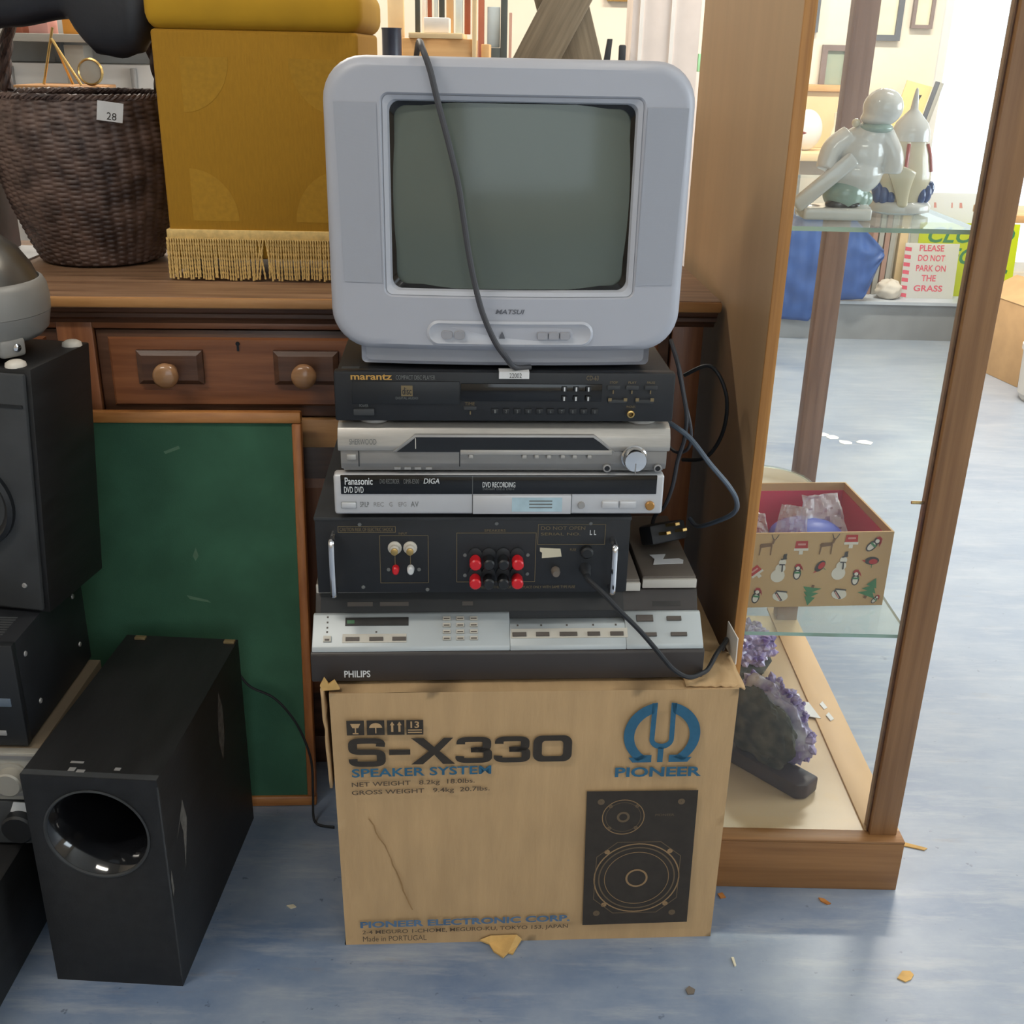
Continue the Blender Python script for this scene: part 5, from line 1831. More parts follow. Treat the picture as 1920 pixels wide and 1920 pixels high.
CT = 1.95
cbox('plinth_board', 0.347, 0.6475, 1.4265, 1.444, 0.0, 0.0935, 'cabh')
cbox('plinth_board', 0.630, 0.6475, 1.4445, 2.235, 0.0, 0.0935, 'cabh')
cbox('plinth_board', 0.336, 0.3525, 1.4445, 2.235, 0.0, 0.0935, 'cabh')
cbox('base_board', 0.3535, 0.5905, 1.4555, 2.20, 0.080, 0.0945, 'cabbase', 0)
cbox('side_rail', 0.5905, 0.6475, 1.4555, 2.235, 0.0937, 0.0985, 'cabrail', 0.0008)
cbox('front_rail', 0.347, 0.6475, 1.4265, 1.4552, 0.0937, 0.0985, 'cabh', 0.0008)
pn = cbox('side_panel', 0.337, 0.3525, 1.4475, 2.235, 0.0987, CT, 'cabpanel', 0)
cbox('edge_strip', 0.337, 0.3528, 1.4430, 1.4473, 0.0987, CT, 'cabedge', 0.0006)
cbox('corner_post', 0.5945, 0.6385, 1.443, 1.475, 0.0987, CT, 'cab')
cbox('corner_post', 0.600, 0.645, 2.175, 2.212, 0.0987, CT, 'cabback')
cbox('top_board', 0.336, 0.6475, 1.430, 2.235, CT, CT + 0.03, 'cab')
cbox('post_groove', 0.5925, 0.5944, 1.452, 1.458, 0.0987, CT, 'mahogdark', 0)
for z in (0.443, 1.053):
    q = B()
    q.box(0.3535, 0.616, 1.482, 2.17, z, z + 0.006)
    for f in q.bm.faces:
        if abs(f.normal.z) < 0.5:
            f.material_index = 1
    q.bm.normal_update()
    for f in q.bm.faces:
        f.material_index = 0 if abs(f.normal.z) > 0.5 else 1
    q.obj('glass_shelf', ['shelfglass', 'glassedge'], CB, None)
    for x, y in ((0.357, 1.492), (0.357, 2.15), (0.605, 1.478), (0.598, 2.172)):
        s_ = cbox('shelf_clip', x - 0.005, x + 0.005, y - 0.005, y + 0.005, z - 0.005, z - 0.0003, 'silvermid', 0.001)
cbox('front_pane', 0.3535, 0.592, 1.4555, 1.4585, 0.0987, CT, 'pane', 0)
q = B()
q.lathe([(0.0025, -0.016), (0.0025, 0.004)], (0.592, 1.464, 0.676), 10, 'x')
q.obj('shelf_pin', 'brass', CB)


# ---- porcelain figures on the upper shelf
def blob(parts, name, m_, parent, vox=0.0022, loc=None, sm=4):
    q = B()
    for p in parts:
        if p[0] == 'e':
            T2 = p[3] if len(p) > 3 else None
            q.ell(p[1], p[2], 24, 14, T2)
        elif p[0] == 't':
            q.tube(p[1], p[2], 12, 5)
        elif p[0] == 'b':
            q.box(*p[1], 0.002, 2, 0, p[2] if len(p) > 2 else None)
    o_ = q.obj(name, m_, parent, 80, loc)
    r_ = o_.modifiers.new('remesh', 'REMESH')
    r_.mode = 'VOXEL'
    r_.voxel_size = vox
    r_.use_smooth_shade = True
    s_ = o_.modifiers.new('smooth', 'SMOOTH')
    s_.factor = 0.5
    s_.iterations = sm
    return o_


F1 = thing('porcelain_child', 'white porcelain figure of a hooded child bending over a sledge on the upper shelf', 'figurine', (0.443, 1.565, 1.0592), 0)
blob([('b', (-0.053, 0.040, -0.028, 0.030, 0.0005, 0.017)), ('e', (0.026, 0.0, 0.012), (0.020, 0.024, 0.0115)), ('e', (-0.04, 0.0, 0.010), (0.018, 0.024, 0.0095))], 'base', 'porc', F1)
blob([('e', (0.022, 0.006, 0.085), (0.036, 0.030, 0.038)), ('e', (0.016, 0.006, 0.060), (0.040, 0.032, 0.030)), ('e', (0.030, 0.004, 0.108), (0.028, 0.024, 0.020)),
      ('t', [(0.048, 0.0, 0.112), (0.064, -0.006, 0.085), (0.066, -0.006, 0.062)], lambda t: 0.015 - 0.003 * t), ('t', [(0.002, 0.0, 0.108), (-0.020, -0.006, 0.092), (-0.028, -0.012, 0.066)], lambda t: 0.016 - 0.003 * t),
      ('e', (0.034, 0.0, 0.122), (0.016, 0.016, 0.012))], 'coat', 'porc', F1)
blob([('e', (0.042, -0.002, 0.146), (0.0265, 0.026, 0.0245)), ('e', (0.034, -0.002, 0.132), (0.020, 0.022, 0.010))], 'hood', 'porc', F1)
blob([('e', (0.036, 0.0, 0.120), (0.024, 0.024, 0.0085))], 'scarf', 'porcgreen', F1, 0.0018)
blob([('e', (0.004, 0.0, 0.034), (0.028, 0.026, 0.024)), ('e', (0.026, 0.0, 0.028), (0.014, 0.016, 0.016))], 'trousers', 'porcgreen', F1)
blob([('e', (-0.004, -0.010, 0.0205), (0.018, 0.013, 0.008)), ('e', (0.016, -0.010, 0.0195), (0.012, 0.011, 0.006))], 'boots', 'porcblack', F1, 0.0018)
blob([('e', (0.008, -0.004, 0.126), (0.006, 0.006, 0.006))], 'hand', 'porccream', F1, 0.0015)
q = B()
Tq = Matrix.Translation((-0.026, -0.020, 0.052)) @ Matrix.Rotation(math.radians(-42), 4, 'Y')
q.box(-0.052, 0.046, -0.006, 0.006, -0.011, 0.011, 0.005, 3, 0, Tq)
q.obj('sledge', 'porc', F1)
blob([('e', (0.036, 0.012, 0.026), (0.014, 0.014, 0.012))], 'bucket', 'porcgreen', F1, 0.0018)

F2 = thing('porcelain_ship', 'cream porcelain ornament with red stripes, tall spire and blue waves on the upper shelf', 'figurine', (0.549, 1.634, 1.0592), 0)
q = B()
q.lathe([(0.030, 0.0), (0.044, 0.004), (0.045, 0.012), (0.040, 0.018), (0.020, 0.020)], (0, 0, 0), 40, 'z', 0, 1.0, 0.75)
q.obj('base', 'porc', F2, 50)
q = B()
q.lathe([(0.034, 0.018), (0.040, 0.040), (0.039, 0.060), (0.034, 0.082), (0.026, 0.102), (0.022, 0.112)], (0, 0, 0), 40, 'z', 0, 1.0, 0.75)
q.obj('sail_body', 'porccream', F2, 60)
q = B()
q.lathe([(0.0275, 0.100), (0.027, 0.112), (0.022, 0.124), (0.012, 0.135), (0.0055, 0.142), (0.0040, 0.156), (0.0020, 0.168), (0.0005, 0.170)], (0.002, 0, 0), 32, 'z', 0, 1.0, 0.8)
q.obj('spire', 'porc', F2, 60)
for a in (-2.62, -1.75, -0.55):
    q = B()
    pr = [(0.0396, 0.060), (0.0352, 0.080), (0.0285, 0.097)]
    q.tube([(r * math.cos(a), 0.77 * r * math.sin(a), z) for r, z in pr], 0.0026, 8, 6)
    q.obj('red_stripe', 'porcred', F2)
q = B()   # curled shell at the front


def shell(u, v):
    a = -PI * 0.95 + u * PI * 1.0
    r = 0.007 + 0.016 * v ** 1.5
    return (-0.004 - 0.012 * v + r * math.cos(a) * 1.05, -0.030 - r * 0.5 * math.sin(a) * -1, 0.012 + 0.052 * v + 0.008 * v * math.cos(a * 0.9 + 2.4))


q.grid(shell, 18, 14)
o = q.obj('curled_shell', 'porccream', F2, 80)
o.modifiers.new('s', 'SOLIDIFY').thickness = 0.0035
for i, (x, z, r) in enumerate(((-0.036, 0.029, 0.011), (-0.028, 0.026, 0.011), (-0.019, 0.024, 0.009), (0.024, 0.027, 0.010), (0.032, 0.030, 0.011), (0.037, 0.036, 0.009), (-0.039, 0.036, 0.009))):
    q = B()
    q.ell((x, -0.022 + 0.012 * (abs(x) / 0.04) ** 2, z), (r * 0.72, r * 0.8, r * 1.25), 16, 10)
    q.obj('blue_wave', 'porcblue', F2, 80)
F3 = thing('porcelain_bird', 'small brown and white porcelain bird at the back of the upper shelf', 'figurine', (0.425, 1.86, 1.0592), 0)
blob([('e', (0, 0, 0.010), (0.030, 0.026, 0.0095)), ('e', (0.0, 0, 0.05), (0.021, 0.018, 0.042)), ('e', (0.008, -0.004, 0.094), (0.015, 0.015, 0.018))], 'body', 'porc', F3)
blob([('e', (-0.020, -0.006, 0.058), (0.010, 0.012, 0.042), Matrix.Translation((-0.0, 0, 0)) @ Matrix.Rotation(math.radians(10), 4, 'Y'))], 'wing', 'porcbrown', F3)
blob([('e', (0.021, -0.004, 0.062), (0.008, 0.012, 0.036))], 'wing', 'porccream', F3)
q = B()
q.lathe([(0.004, 0.0), (0.002, 0.008), (0.0003, 0.012)], (0.022, -0.006, 0.094), 10, 'x')
q.obj('beak', 'porcred', F3)

# ---- gift box on the lower shelf
GX = thing('gift_box', 'open kraft paper gift box printed with winter motifs on the lower glass shelf', 'box', (0.484, 1.569, 0.4495), 5)
hw, gd, gh = 0.1195, 0.215, 0.130
for nm, x0, x1, y0, y1 in (('box_side', -hw, hw, 0, 0.003), ('box_side', -hw, hw, gd - 0.003, gd), ('box_side', -hw, -hw + 0.003, 0.0032, gd - 0.0032), ('box_side', hw - 0.003, hw, 0.0032, gd - 0.0032)):
    q = B()
    q.box(x0, x1, y0, y1, 0.0, gh)
    q.obj(nm, 'kraft', GX, None)
q = B()
q.box(-hw + 0.0032, hw - 0.0032, 0.0032, gd - 0.0032, 0.0, 0.003)
q.obj('box_bottom', 'crimson', GX, None)
for x0, x1, y0, y1 in ((-hw + 0.0032, hw - 0.0032, gd - 0.0042, gd - 0.0032), (hw - 0.0042, hw - 0.0032, 0.0042, gd - 0.0045), (-hw + 0.0032, -hw + 0.0042, 0.0042, gd - 0.0045), (-hw + 0.0045, hw - 0.0045, 0.0032, 0.0042)):
    q = B()
    q.box(x0, x1, y0, y1, 0.0035, gh - 0.014)
    q.obj('lining', 'crimson', GX, None)
gy = -0.0005


def gp(pts, m_, cx, cz, s=1.0, rot=0.0, y=gy):
    c_, s_ = math.cos(math.radians(rot)), math.sin(math.radians(rot))
    return [(cx + s * (x * c_ - z * s_), y, cz + s * (x * s_ + z * c_)) for x, z in pts]


def motif(shapes, cx, cz, s=0.01, rot=0.0, at=None):
    """shapes: (points, material) drawn one above another; one object per motif"""
    q = B()
    mats = []
    for k, (pts, m_) in enumerate(shapes):
        if m_ not in mats:
            mats.append(m_)
        P = gp(pts, m_, cx, cz, s, rot, gy - 0.0002 * k)
        if at == 'back':
            P = [(p[0], gd - 0.0044 + 0.0 - 0.0002 * (k + 1), p[2]) for p in P]
        q.poly(P, mats.index(m_))
    return q.obj('printed_motif', mats, GX, None)


C12 = lambda r, x=0, z=0, sx=1, sz=1: circ(r, 14, x, z, sx, sz)
snow = [(C12(1.0, 0, -0.9), 'p_white'), (C12(0.72, 0.25, 0.25), 'p_white'), (C12(0.52, 0.45, 1.15), 'p_white'), ([(0.2, 1.5), (1.0, 1.65), (0.98, 1.85), (0.15, 1.7)], 'p_black'), ([(0.4, 1.7), (0.9, 1.8), (0.95, 2.5), (0.5, 2.4)], 'p_black'), ([(0.0, 0.75), (0.85, 0.75), (0.8, 0.9), (0.0, 0.95)], 'p_black'), ([(0.35, 0.8), (0.55, 0.8), (0.6, -0.2), (0.4, -0.3)], 'p_black')]
tree_ = [([(-1.3, -1.2), (1.3, -1.2), (0.35, -0.2)], 'p_green'), ([(-1.05, -0.5), (1.05, -0.5), (0.2, 0.5)], 'p_green'), ([(-0.75, 0.2), (0.75, 0.2), (0.0, 1.5)], 'p_green'), ([(-0.2, -1.6), (0.2, -1.6), (0.2, -1.2), (-0.2, -1.2)], 'p_brown')]
deer_ = [([(-1.2, 0.3), (-1.0, 0.7), (0.9, 0.8), (1.0, 0.2), (-1.0, -0.1)], 'p_brown'), ([(-1.1, 0.1), (-0.85, 0.1), (-1.0, -1.4), (-1.2, -1.4)], 'p_brown'), ([(0.7, 0.2), (0.95, 0.2), (0.9, -1.4), (0.7, -1.4)], 'p_brown'), ([(0.7, 0.6), (1.1, 0.6), (1.4, 1.5), (1.0, 1.6)], 'p_brown'), ([(0.9, 1.5), (1.05, 1.5), (0.7, 2.4), (0.6, 2.3)], 'p_black'), ([(1.3, 1.5), (1.45, 1.5), (1.9, 2.3), (1.8, 2.4)], 'p_black')]
gift_ = [([(-1, -0.2), (1, -0.2), (0.9, 1.0), (-0.9, 1.0)], 'p_red'), ([(-1.1, -0.2), (1.1, -0.2), (1.1, -0.6), (-1.1, -0.6)], 'p_white'), ([(-0.6, 0.3), (0.6, 0.3), (0.6, 0.6), (-0.6, 0.6)], 'p_pink'), ([(-0.3, -0.6), (0.3, -0.6), (0.3, -1.2), (-0.3, -1.2)], 'p_white')]
bird_ = [(C12(1.0, 0, 0, 1.25, 0.75), 'p_black'), (C12(0.7, 0.25, -0.15, 1.1, 0.7), 'p_red'), ([(-1.1, 0.1), (-1.8, 0.2), (-1.2, -0.2)], 'p_red'), ([(0.0, -0.7), (0.12, -0.7), (0.12, -1.3), (0.0, -1.3)], 'p_green')]
peng_ = [(C12(1.0, 0, -0.1, 0.62, 1.0), 'p_black'), (C12(0.75, 0.0, -0.2, 0.55, 0.9), 'p_white'), (C12(0.55, 0, 1.0), 'p_black'), ([(-0.5, 1.1), (0.6, 1.2), (0.9, 0.4), (0.3, 1.6), (-0.3, 1.6)], 'p_red'), (C12(0.3, 0, 0.9), 'p_white'), ([(-0.5, 0.3), (0.5, 0.3), (0.45, 0.0), (-0.45, 0.0)], 'p_green')]
bear_ = [(C12(1.0, 0, 0, 1.3, 0.95), 'p_white'), ([(-1.1, 0.4), (-0.8, 0.7), (0.6, -0.7), (0.2, -0.9)], 'p_black'), ([(-0.9, 0.3), (-0.75, 0.4), (0.3, -0.7), (0.1, -0.75)], 'p_pink'), ([(-1.0, 0.7), (1.0, 0.8), (0.9, 1.05), (-0.9, 0.95)], 'p_black')]
motif(deer_, -0.0841, 0.1060, 0.0095)
motif(gift_, -0.0279, 0.1059, 0.0105)
motif(deer_, 0.0132, 0.1060, 0.0095)
motif(gift_, 0.0517, 0.1155, 0.0105)
motif(peng_, 0.0869, 0.1069, 0.0115, -42)
motif(snow, -0.0604, 0.0665, 0.0115)
motif(peng_, -0.0292, 0.0600, 0.0105)
motif(bird_, 0.0066, 0.0720, 0.0090, 55)
motif(snow, 0.0383, 0.0690, 0.0115)
motif(bird_, 0.0901, 0.0800, 0.0095)
motif(peng_, 0.0676, 0.0480, 0.0105)
motif(tree_, 0.0950, 0.0320, 0.0125, -22)
motif(bear_, -0.0521, 0.0199, 0.0098, -10)
motif(tree_, -0.0030, 0.0200, 0.0120, 172)
motif(bear_, 0.0446, 0.0215, 0.0098, -10)
motif(gift_, -0.0960, 0.0634, 0.0095, 40)
motif(peng_, -0.0920, 0.0190, 0.0105, -8)
motif(peng_, 0.1050, 0.0100, 0.0065, -35)
# contents
q = B()
q.ell((0, 0, 0), (0.062, 0.05, 0.030), 28, 14)
tag(q.obj('blue_tin', 'bluething', None, 60, (0.490, 1.665, 0.531)), 'rounded blue plastic object inside the gift box', 'toy')
q = B()
q.box(0.378, 0.572, 1.600, 1.752, 0.4535, 0.500, 0.006)
tag(q.obj('tissue_padding', 'plastic', None), 'crumpled clear packing in the bottom of the gift box', 'packing')


def bag_sheet(nm, c, sx_, sz_, tilt, rz, label):
    q_ = B()

    def f(u, v):
        x, z = (u - 0.5) * sx_, v * sz_
        d = 0.006 * nz3((u * 3, v * 3, c[0] * 9), 1.6) + 0.003 * nz3((u * 9, v * 9, 2), 1.3)
        return (x * (1 - 0.25 * v), d + v * tilt, z)
    q_.grid(f, 18, 18)
    o_ = q_.obj(nm, 'plastic', None, 20, c, (0, 0, math.radians(rz)))
    o_.modifiers.new('s', 'SOLIDIFY').thickness = 0.0006
    return tag(o_, label, 'plastic bag')


bag_sheet('plastic_bag', (0.452, 1.622, 0.536), 0.055, 0.058, 0.02, -18, 'folded clear plastic bag standing at the left of the blue object in the gift box')
bag_sheet('plastic_bag', (0.520, 1.665, 0.535), 0.085, 0.060, 0.03, 14, 'large crumpled clear plastic bag at the right of the gift box')
bag_sheet('plastic_bag', (0.402, 1.65, 0.530), 0.05, 0.038, 0.02, 5, 'small clear plastic bag in the left corner of the gift box')
# glass dish behind the gift box
DS = thing('glass_dish', 'round cream glass dish behind the gift box on the lower shelf', 'dish', (0.497, 2.03, 0.4495), 0)
q = B()
q.lathe([(0.030, 0.0), (0.060, 0.004), (0.085, 0.016), (0.096, 0.030), (0.098, 0.034), (0.092, 0.034), (0.080, 0.020), (0.058, 0.008), (0.0005, 0.006)], (0, 0, 0), 48)
q.obj('bowl', 'dish', DS, 60)
q = B()
q.lathe([(0.098, 0.033), (0.100, 0.036), (0.096, 0.038), (0.092, 0.034)], (0, 0, 0), 48, cap=False)
q.obj('rim', 'shelfglass', DS, 60)


# ---- amethysts on the base board
def crystals(pts, m_, parent, name, rmin, rmax, seed):
    rn = random.Random(seed)
    q_ = B()
    for p, nrm in pts:
        r = rn.uniform(rmin, rmax)
        h = r * rn.uniform(1.2, 2.2)
        d = (Vector(nrm) + Vector((rn.uniform(-.4, .4), rn.uniform(-.4, .4), rn.uniform(-.4, .4)))).normalized()
        rotm = d.to_track_quat('Z', 'Y').to_matrix().to_4x4()
        q_.lathe([(r, -r), (r, h * 0.45), (0.0003, h)], (0, 0, 0), 6, 'z', 0, 1, 1, Matrix.Translation(p) @ rotm)
    return q_.obj(name, m_, parent, None)


G2 = thing('amethyst_geode', 'upright amethyst geode with dark rock face on a dark wooden stand', 'mineral', (0.459, 1.618, 0.0947), -48)
q = B()
q.prism([(-0.092, -0.020), (-0.080, -0.030), (0.085, -0.030), (0.097, -0.015), (0.095, 0.022), (-0.090, 0.022)], 'z', 0.0, 0.030, 0.005)
q.obj('wooden_stand', 'standwood', G2)


def rockshape(hx, hy, hz, seed, top=0.0):
    def f(u, v):
        a, t = 2 * PI * u, PI * v
        d = Vector((math.sin(t) * math.cos(a), math.sin(t) * math.sin(a), -math.cos(t)))
        k = 1 + 0.22 * nz3((d.x + seed, d.y, d.z), 2.2) + 0.08 * nz3((d.x, d.y + seed, d.z), 7) + 0.04 * nz3((d.x, d.y, d.z + seed), 18)
        return Vector((hx * d.x * k, hy * d.y * k, hz * d.z * k))
    return f


q = B()
f_r = rockshape(0.070, 0.022, 0.068, 3.1)
q.grid(lambda u, v: f_r(u, v) + Vector((-0.004 - 0.020 * ((f_r(u, v).z + 0.09) / 0.18), -0.012, 0.088)), 60, 40)
q.obj('rock_face', 'rock', G2, 40)
q = B()
f_c = rockshape(0.076, 0.028, 0.074, 5.7)
q.grid(lambda u, v: f_c(u, v) + Vector((0.004 - 0.026 * ((f_c(u, v).z + 0.09) / 0.18), 0.020, 0.092)), 60, 40)
q.obj('crystal_crust', 'amepale', G2, 30)
rn = random.Random(5)
cp_ = []
for i in range(190):
    u, v = rn.uniform(0.0, 1.0), rn.uniform(0.12, 0.9)
    p = f_c(u, v)
    if p.y > -0.004:
        cp_.append((p + Vector((0.004 - 0.026 * ((p.z + 0.09) / 0.18), 0.020, 0.092)), p.normalized()))
crystals(cp_, 'amethyst', G2, 'crystal_points', 0.003, 0.0075, 9)['kind'] = 'stuff'
G1 = thing('amethyst_cluster', 'deep purple amethyst cluster on dark rock further back under the lower shelf', 'mineral', (0.462, 1.955, 0.0947), 10)
q = B()
f_b = rockshape(0.076, 0.053, 0.026, 8.3)
q.grid(lambda u, v: Vector((f_b(u, v).x, f_b(u, v).y, max(f_b(u, v).z + 0.024, 0.0))), 48, 28)
q.obj('rock_base', 'rock', G1, 40)
q = B()
f_d = rockshape(0.074, 0.050, 0.040, 2.2)
q.grid(lambda u, v: f_d(u, v) + Vector((0.002, 0.006, 0.060)), 48, 32)
q.obj('crystal_mass', 'amethyst', G1, 30)
cp_ = []
for i in range(260):
    u, v = rn.uniform(0.0, 1.0), rn.uniform(0.2, 0.97)
    p = f_d(u, v)
    cp_.append((p + Vector((0.002, 0.006, 0.060)), p.normalized()))
crystals(cp_, 'amethyst', G1, 'crystal_points', 0.004, 0.009, 4)['kind'] = 'stuff'
q = B()
q.prism([(0.560, 1.842), (0.590, 1.836), (0.600, 1.780), (0.572, 1.788)], 'z', 0.0988, 0.0996)
tag(q.obj('price_tag', 'paper', None, None), 'white price tag on the cabinet rail beside the geode', 'tag')
for k, (x, y) in enumerate(((0.61, 1.83), (0.612, 1.79))):
    q = B()
    q.prism([(x, y), (x + 0.008, y + 0.010), (x + 0.012, y - 0.012), (x + 0.004, y - 0.018)], 'z', 0.0988, 0.1000 + 0.001 * k)
    tag(q.obj('paper_scrap', 'paper', None, None), ('tiny white paper scrap on the cabinet rail, the further of two', 'tiny white paper scrap on the cabinet rail, the nearer of two')[k], 'scrap')

# ================================================================== FLOOR DEBRIS
for nm, m_, lab, pts in (
        ('wood_chip', 'card2', 'torn cardboard scrap lying on the floor at lower right', [(0.590, 1.238), (0.602, 1.252), (0.614, 1.252), (0.617, 1.245), (0.610, 1.236), (0.600, 1.231)]),
        ('wood_splinter', 'card2', 'pale wood splinter sticking out beside the cabinet plinth corner', [(0.652, 1.555), (0.700, 1.545), (0.735, 1.531), (0.728, 1.526), (0.690, 1.538), (0.652, 1.545)]),
        ('white_fleck', 'yellowpaper', 'thin white fleck on the floor right of the carton', [(0.348, 1.272), (0.352, 1.272), (0.353, 1.256), (0.350, 1.254)]),
        ('dirt_clod', 'vcr_lid', 'grey brown crumb of dirt on the floor near the bottom edge', [(0.270, 1.208), (0.276, 1.214), (0.284, 1.208), (0.281, 1.200), (0.272, 1.199)]),
        ('brown_crumb', 'framewood', 'reddish crumb on the floor at the carton corner under the cabinet plinth', [(0.350, 1.408), (0.358, 1.411), (0.362, 1.400), (0.353, 1.398)]),
        ('brown_leaf', 'framewood', 'small brown leaf on the floor in front of the cabinet plinth', [(0.514, 1.404), (0.522, 1.402), (0.531, 1.391), (0.525, 1.389), (0.516, 1.396)]),
        ('pale_chip', 'yellowpaper', 'small pale chip on the floor between subwoofer and carton', [(-0.346, 1.360), (-0.336, 1.363), (-0.330, 1.358), (-0.338, 1.354)])):
    q = B()
    q.prism(pts, 'z', 0.0002, 0.0022)
    tag(q.obj(nm, m_, None, None), lab, 'debris')
rn = random.Random(12)
for k, (x, y) in enumerate(((1.12, 3.787), (1.152, 3.755), (1.186, 3.70), (1.253, 3.707))):
    q = B()
    pts = [(x + 0.03 * (0.6 + 0.4 * rn.random()) * math.cos(a) * 1.2, y + 0.03 * (0.6 + 0.4 * rn.random()) * math.sin(a)) for a in [2 * PI * i / 6 for i in range(6)]]
    q.prism(pts, 'z', 0.0002, 0.002)
    tag(q.obj('paper_scrap', 'paper', None, None), ('leftmost of four white paper scraps on the far floor', 'second from the left of four white paper scraps on the far floor', 'third from the left of four white paper scraps on the far floor', 'rightmost of four white paper scraps on the far floor')[k], 'scrap', 'paper scraps on the far floor')

# ================================================================== BACKGROUND, RIGHT (seen through the cabinet)


def frame_pic(label, x0, x1, z0, z1, fm, pm, fw_=0.022, y=YB, tilt=0.0, base_z=None):
    t = thing('framed_picture', label, 'picture', ((x0 + x1) / 2, y - 0.005, z0))
    w_, h_ = x1 - x0, z1 - z0
    q_ = B()
    oo, ii = rect(-w_ / 2, w_ / 2, 0, h_), rect(-w_ / 2 + fw_, w_ / 2 - fw_, fw_, h_ - fw_)
    q_.loft([[(x, 0, z) for x, z in oo], [(x, -0.022, z) for x, z in oo], [(x, -0.022, z) for x, z in ii], [(x, -0.008, z) for x, z in ii]])
    q_.obj('frame', fm, t, None)
    q_ = B()
    q_.poly([(x, -0.008, z) for x, z in ii])
    q_.obj('print', pm, t, None)
    t.rotation_euler = (0, math.radians(tilt), 0)
    return t


frame_pic('brown framed faded green print on the far wall left of the back post', 1.440, 1.578, 1.093, 1.322, 'picframe', 'pic1', 0.026)
frame_pic('large charcoal framed picture on the far wall right of the back post', 1.60, 1.80, 1.345, 1.78, 'picframedark', 'pic2', 0.026)
frame_pic('brown framed cream picture on the far wall beside the window', 1.845, 1.946, 1.402, 1.66, 'picframe', 'pic2', 0.016)
frame_pic('grey framed picture at the far wall edge behind the cabinet panel', 1.16, 1.405, 1.375, 1.74, 'picframedark', 'pic1', 0.02)
frame_pic('gold framed picture on the far wall above the television', 0.396, 0.520, 1.49, 1.62, 'brass', 'yellowpic', 0.018)
YP = thing('yellow_poster', 'tall yellow poster with a black figure leaning at the window edge', 'poster', (1.80, 5.52, 0.86), 0)
q = B()
q.box(-0.062, 0.062, 0.0, 0.01, 0.0, 0.31, 0.001)
q.obj('card', 'yellowpic', YP)
q = B()
q.poly([(x, -0.0006, z) for x, z in ((0.005, 0.26), (0.028, 0.265), (0.022, 0.235), (0.012, 0.215), (0.022, 0.19), (0.012, 0.165), (-0.006, 0.16), (0.002, 0.185), (-0.004, 0.205), (0.004, 0.235))])
q.obj('black_figure', 'ink', YP, None)
YP.rotation_euler = (0, math.radians(13), 0)
DF = thing('slim_frame', 'narrow dark grey frame leaning beside the yellow poster', 'frame', (1.885, 5.53, 0.86))
q = B()
q.box(-0.010, 0.010, 0, 0.012, 0, 0.32, 0.002)
q.obj('stile', 'picframedark', DF)
q = B()
q.box(0.0105, 0.030, 0.0, 0.012, 0, 0.32, 0.002)
q.obj('mount', 'greyboard', DF)
DF.rotation_euler = (0, math.radians(13), 0)
# desk that carries the poster and the things behind the figurines
DK = thing('pale_desk', 'pale wooden desk with upright back against the far wall', 'desk', (1.60, 5.36, 0.19))
q = B()
q.box(-0.32, 0.30, -0.04, 0.34, 0.630, 0.668, 0.004)
q.obj('desk_top', 'tanpale', DK)
for x in (-0.29, 0.275):
    for y in (0.085, 0.30):
        q = B()
        q.box(x - 0.02, x + 0.02, y - 0.02, y + 0.02, 0, 0.63, 0.003)
        q.obj('leg', 'tanpale', DK)
q = B()
q.box(-0.32, -0.06, 0.29, 0.33, 0.668, 0.925, 0.004)
q.obj('back_panel', 'tanpale', DK)
q = B()
q.box(-0.33, -0.02, 0.27, 0.34, 0.925, 0.955, 0.004)
q.obj('back_rail', 'tanwood', DK)
q = B()
q.ell((1.345, 5.45, 0.95), (0.075, 0.05, 0.092), 24, 14)
tag(q.obj('white_vase', 'white', None, 60), 'rounded white vase on the pale desk behind the figurines', 'vase')
for k, (x, z1, m_) in enumerate(((1.475, 1.03, 'porccream'), (1.53, 1.0, 'pinkcarton'))):
    q = B()
    q.lathe([(0.02, 0.8585), (0.026, 0.88), (0.022, 0.94), (0.012, 0.97), (0.015, z1), (0.001, z1 + 0.005)], (x, 5.42, 0), 20)
    tag(q.obj('small_ornament', m_, None, 60), ('cream ornament on the pale desk behind the figurines', 'pinkish ornament on the pale desk behind the figurines')[k], 'ornament')

# signs on the ledge
S1 = thing('parking_sign', 'white sign with red lettering and striped edge asking not to park on the grass', 'sign', (2.005, 5.345, 0.1902), 0)
S1.rotation_euler = (math.radians(-6), 0, 0)
q = B()
q.box(-0.135, 0.125, 0, 0.006, 0, 0.262)
q.obj('board', 'sign', S1, None)
for k in range(7):
    z = 0.008 + k * 0.0365
    q = B()
    q.poly([(-0.135, -0.0006, z), (-0.104, -0.0006, z - 0.004), (-0.104, -0.0006, z + 0.014), (-0.135, -0.0006, z + 0.018)])
    q.obj('red_stripe', 'signred', S1, None)
for s, x0, x1, z in (('PLEASE', -0.066, 0.052, 0.225), ('DO NOT', -0.068, 0.062, 0.178), ('PARK ON', -0.072, 0.072, 0.130), ('THE', -0.040, 0.030, 0.083), ('GRASS', -0.072, 0.068, 0.034)):
    text('sign_lettering', s, x0, x1, z, z + 0.030, -0.0006, 'signred', S1, 0.02)
S2 = thing('closed_sign', 'fluorescent yellow sign with green slanted lettering behind the cabinet post', 'sign', (2.205, 5.42, 0.1902), 0)
S2.rotation_euler = (math.radians(-6), 0, 0)
q = B()
q.box(-0.25, 0.235, 0, 0.005, 0, 0.350)
q.obj('board', 'signyellow', S2, None)
text('sign_lettering', 'CLOSED', -0.205, 0.215, 0.255, 0.330, -0.0006, 'signgreen', S2, 0.02, 0.3)
text('sign_lettering', 'FOR', -0.100, 0.105, 0.155, 0.232, -0.0006, 'signgreen', S2, 0.02, 0.3)
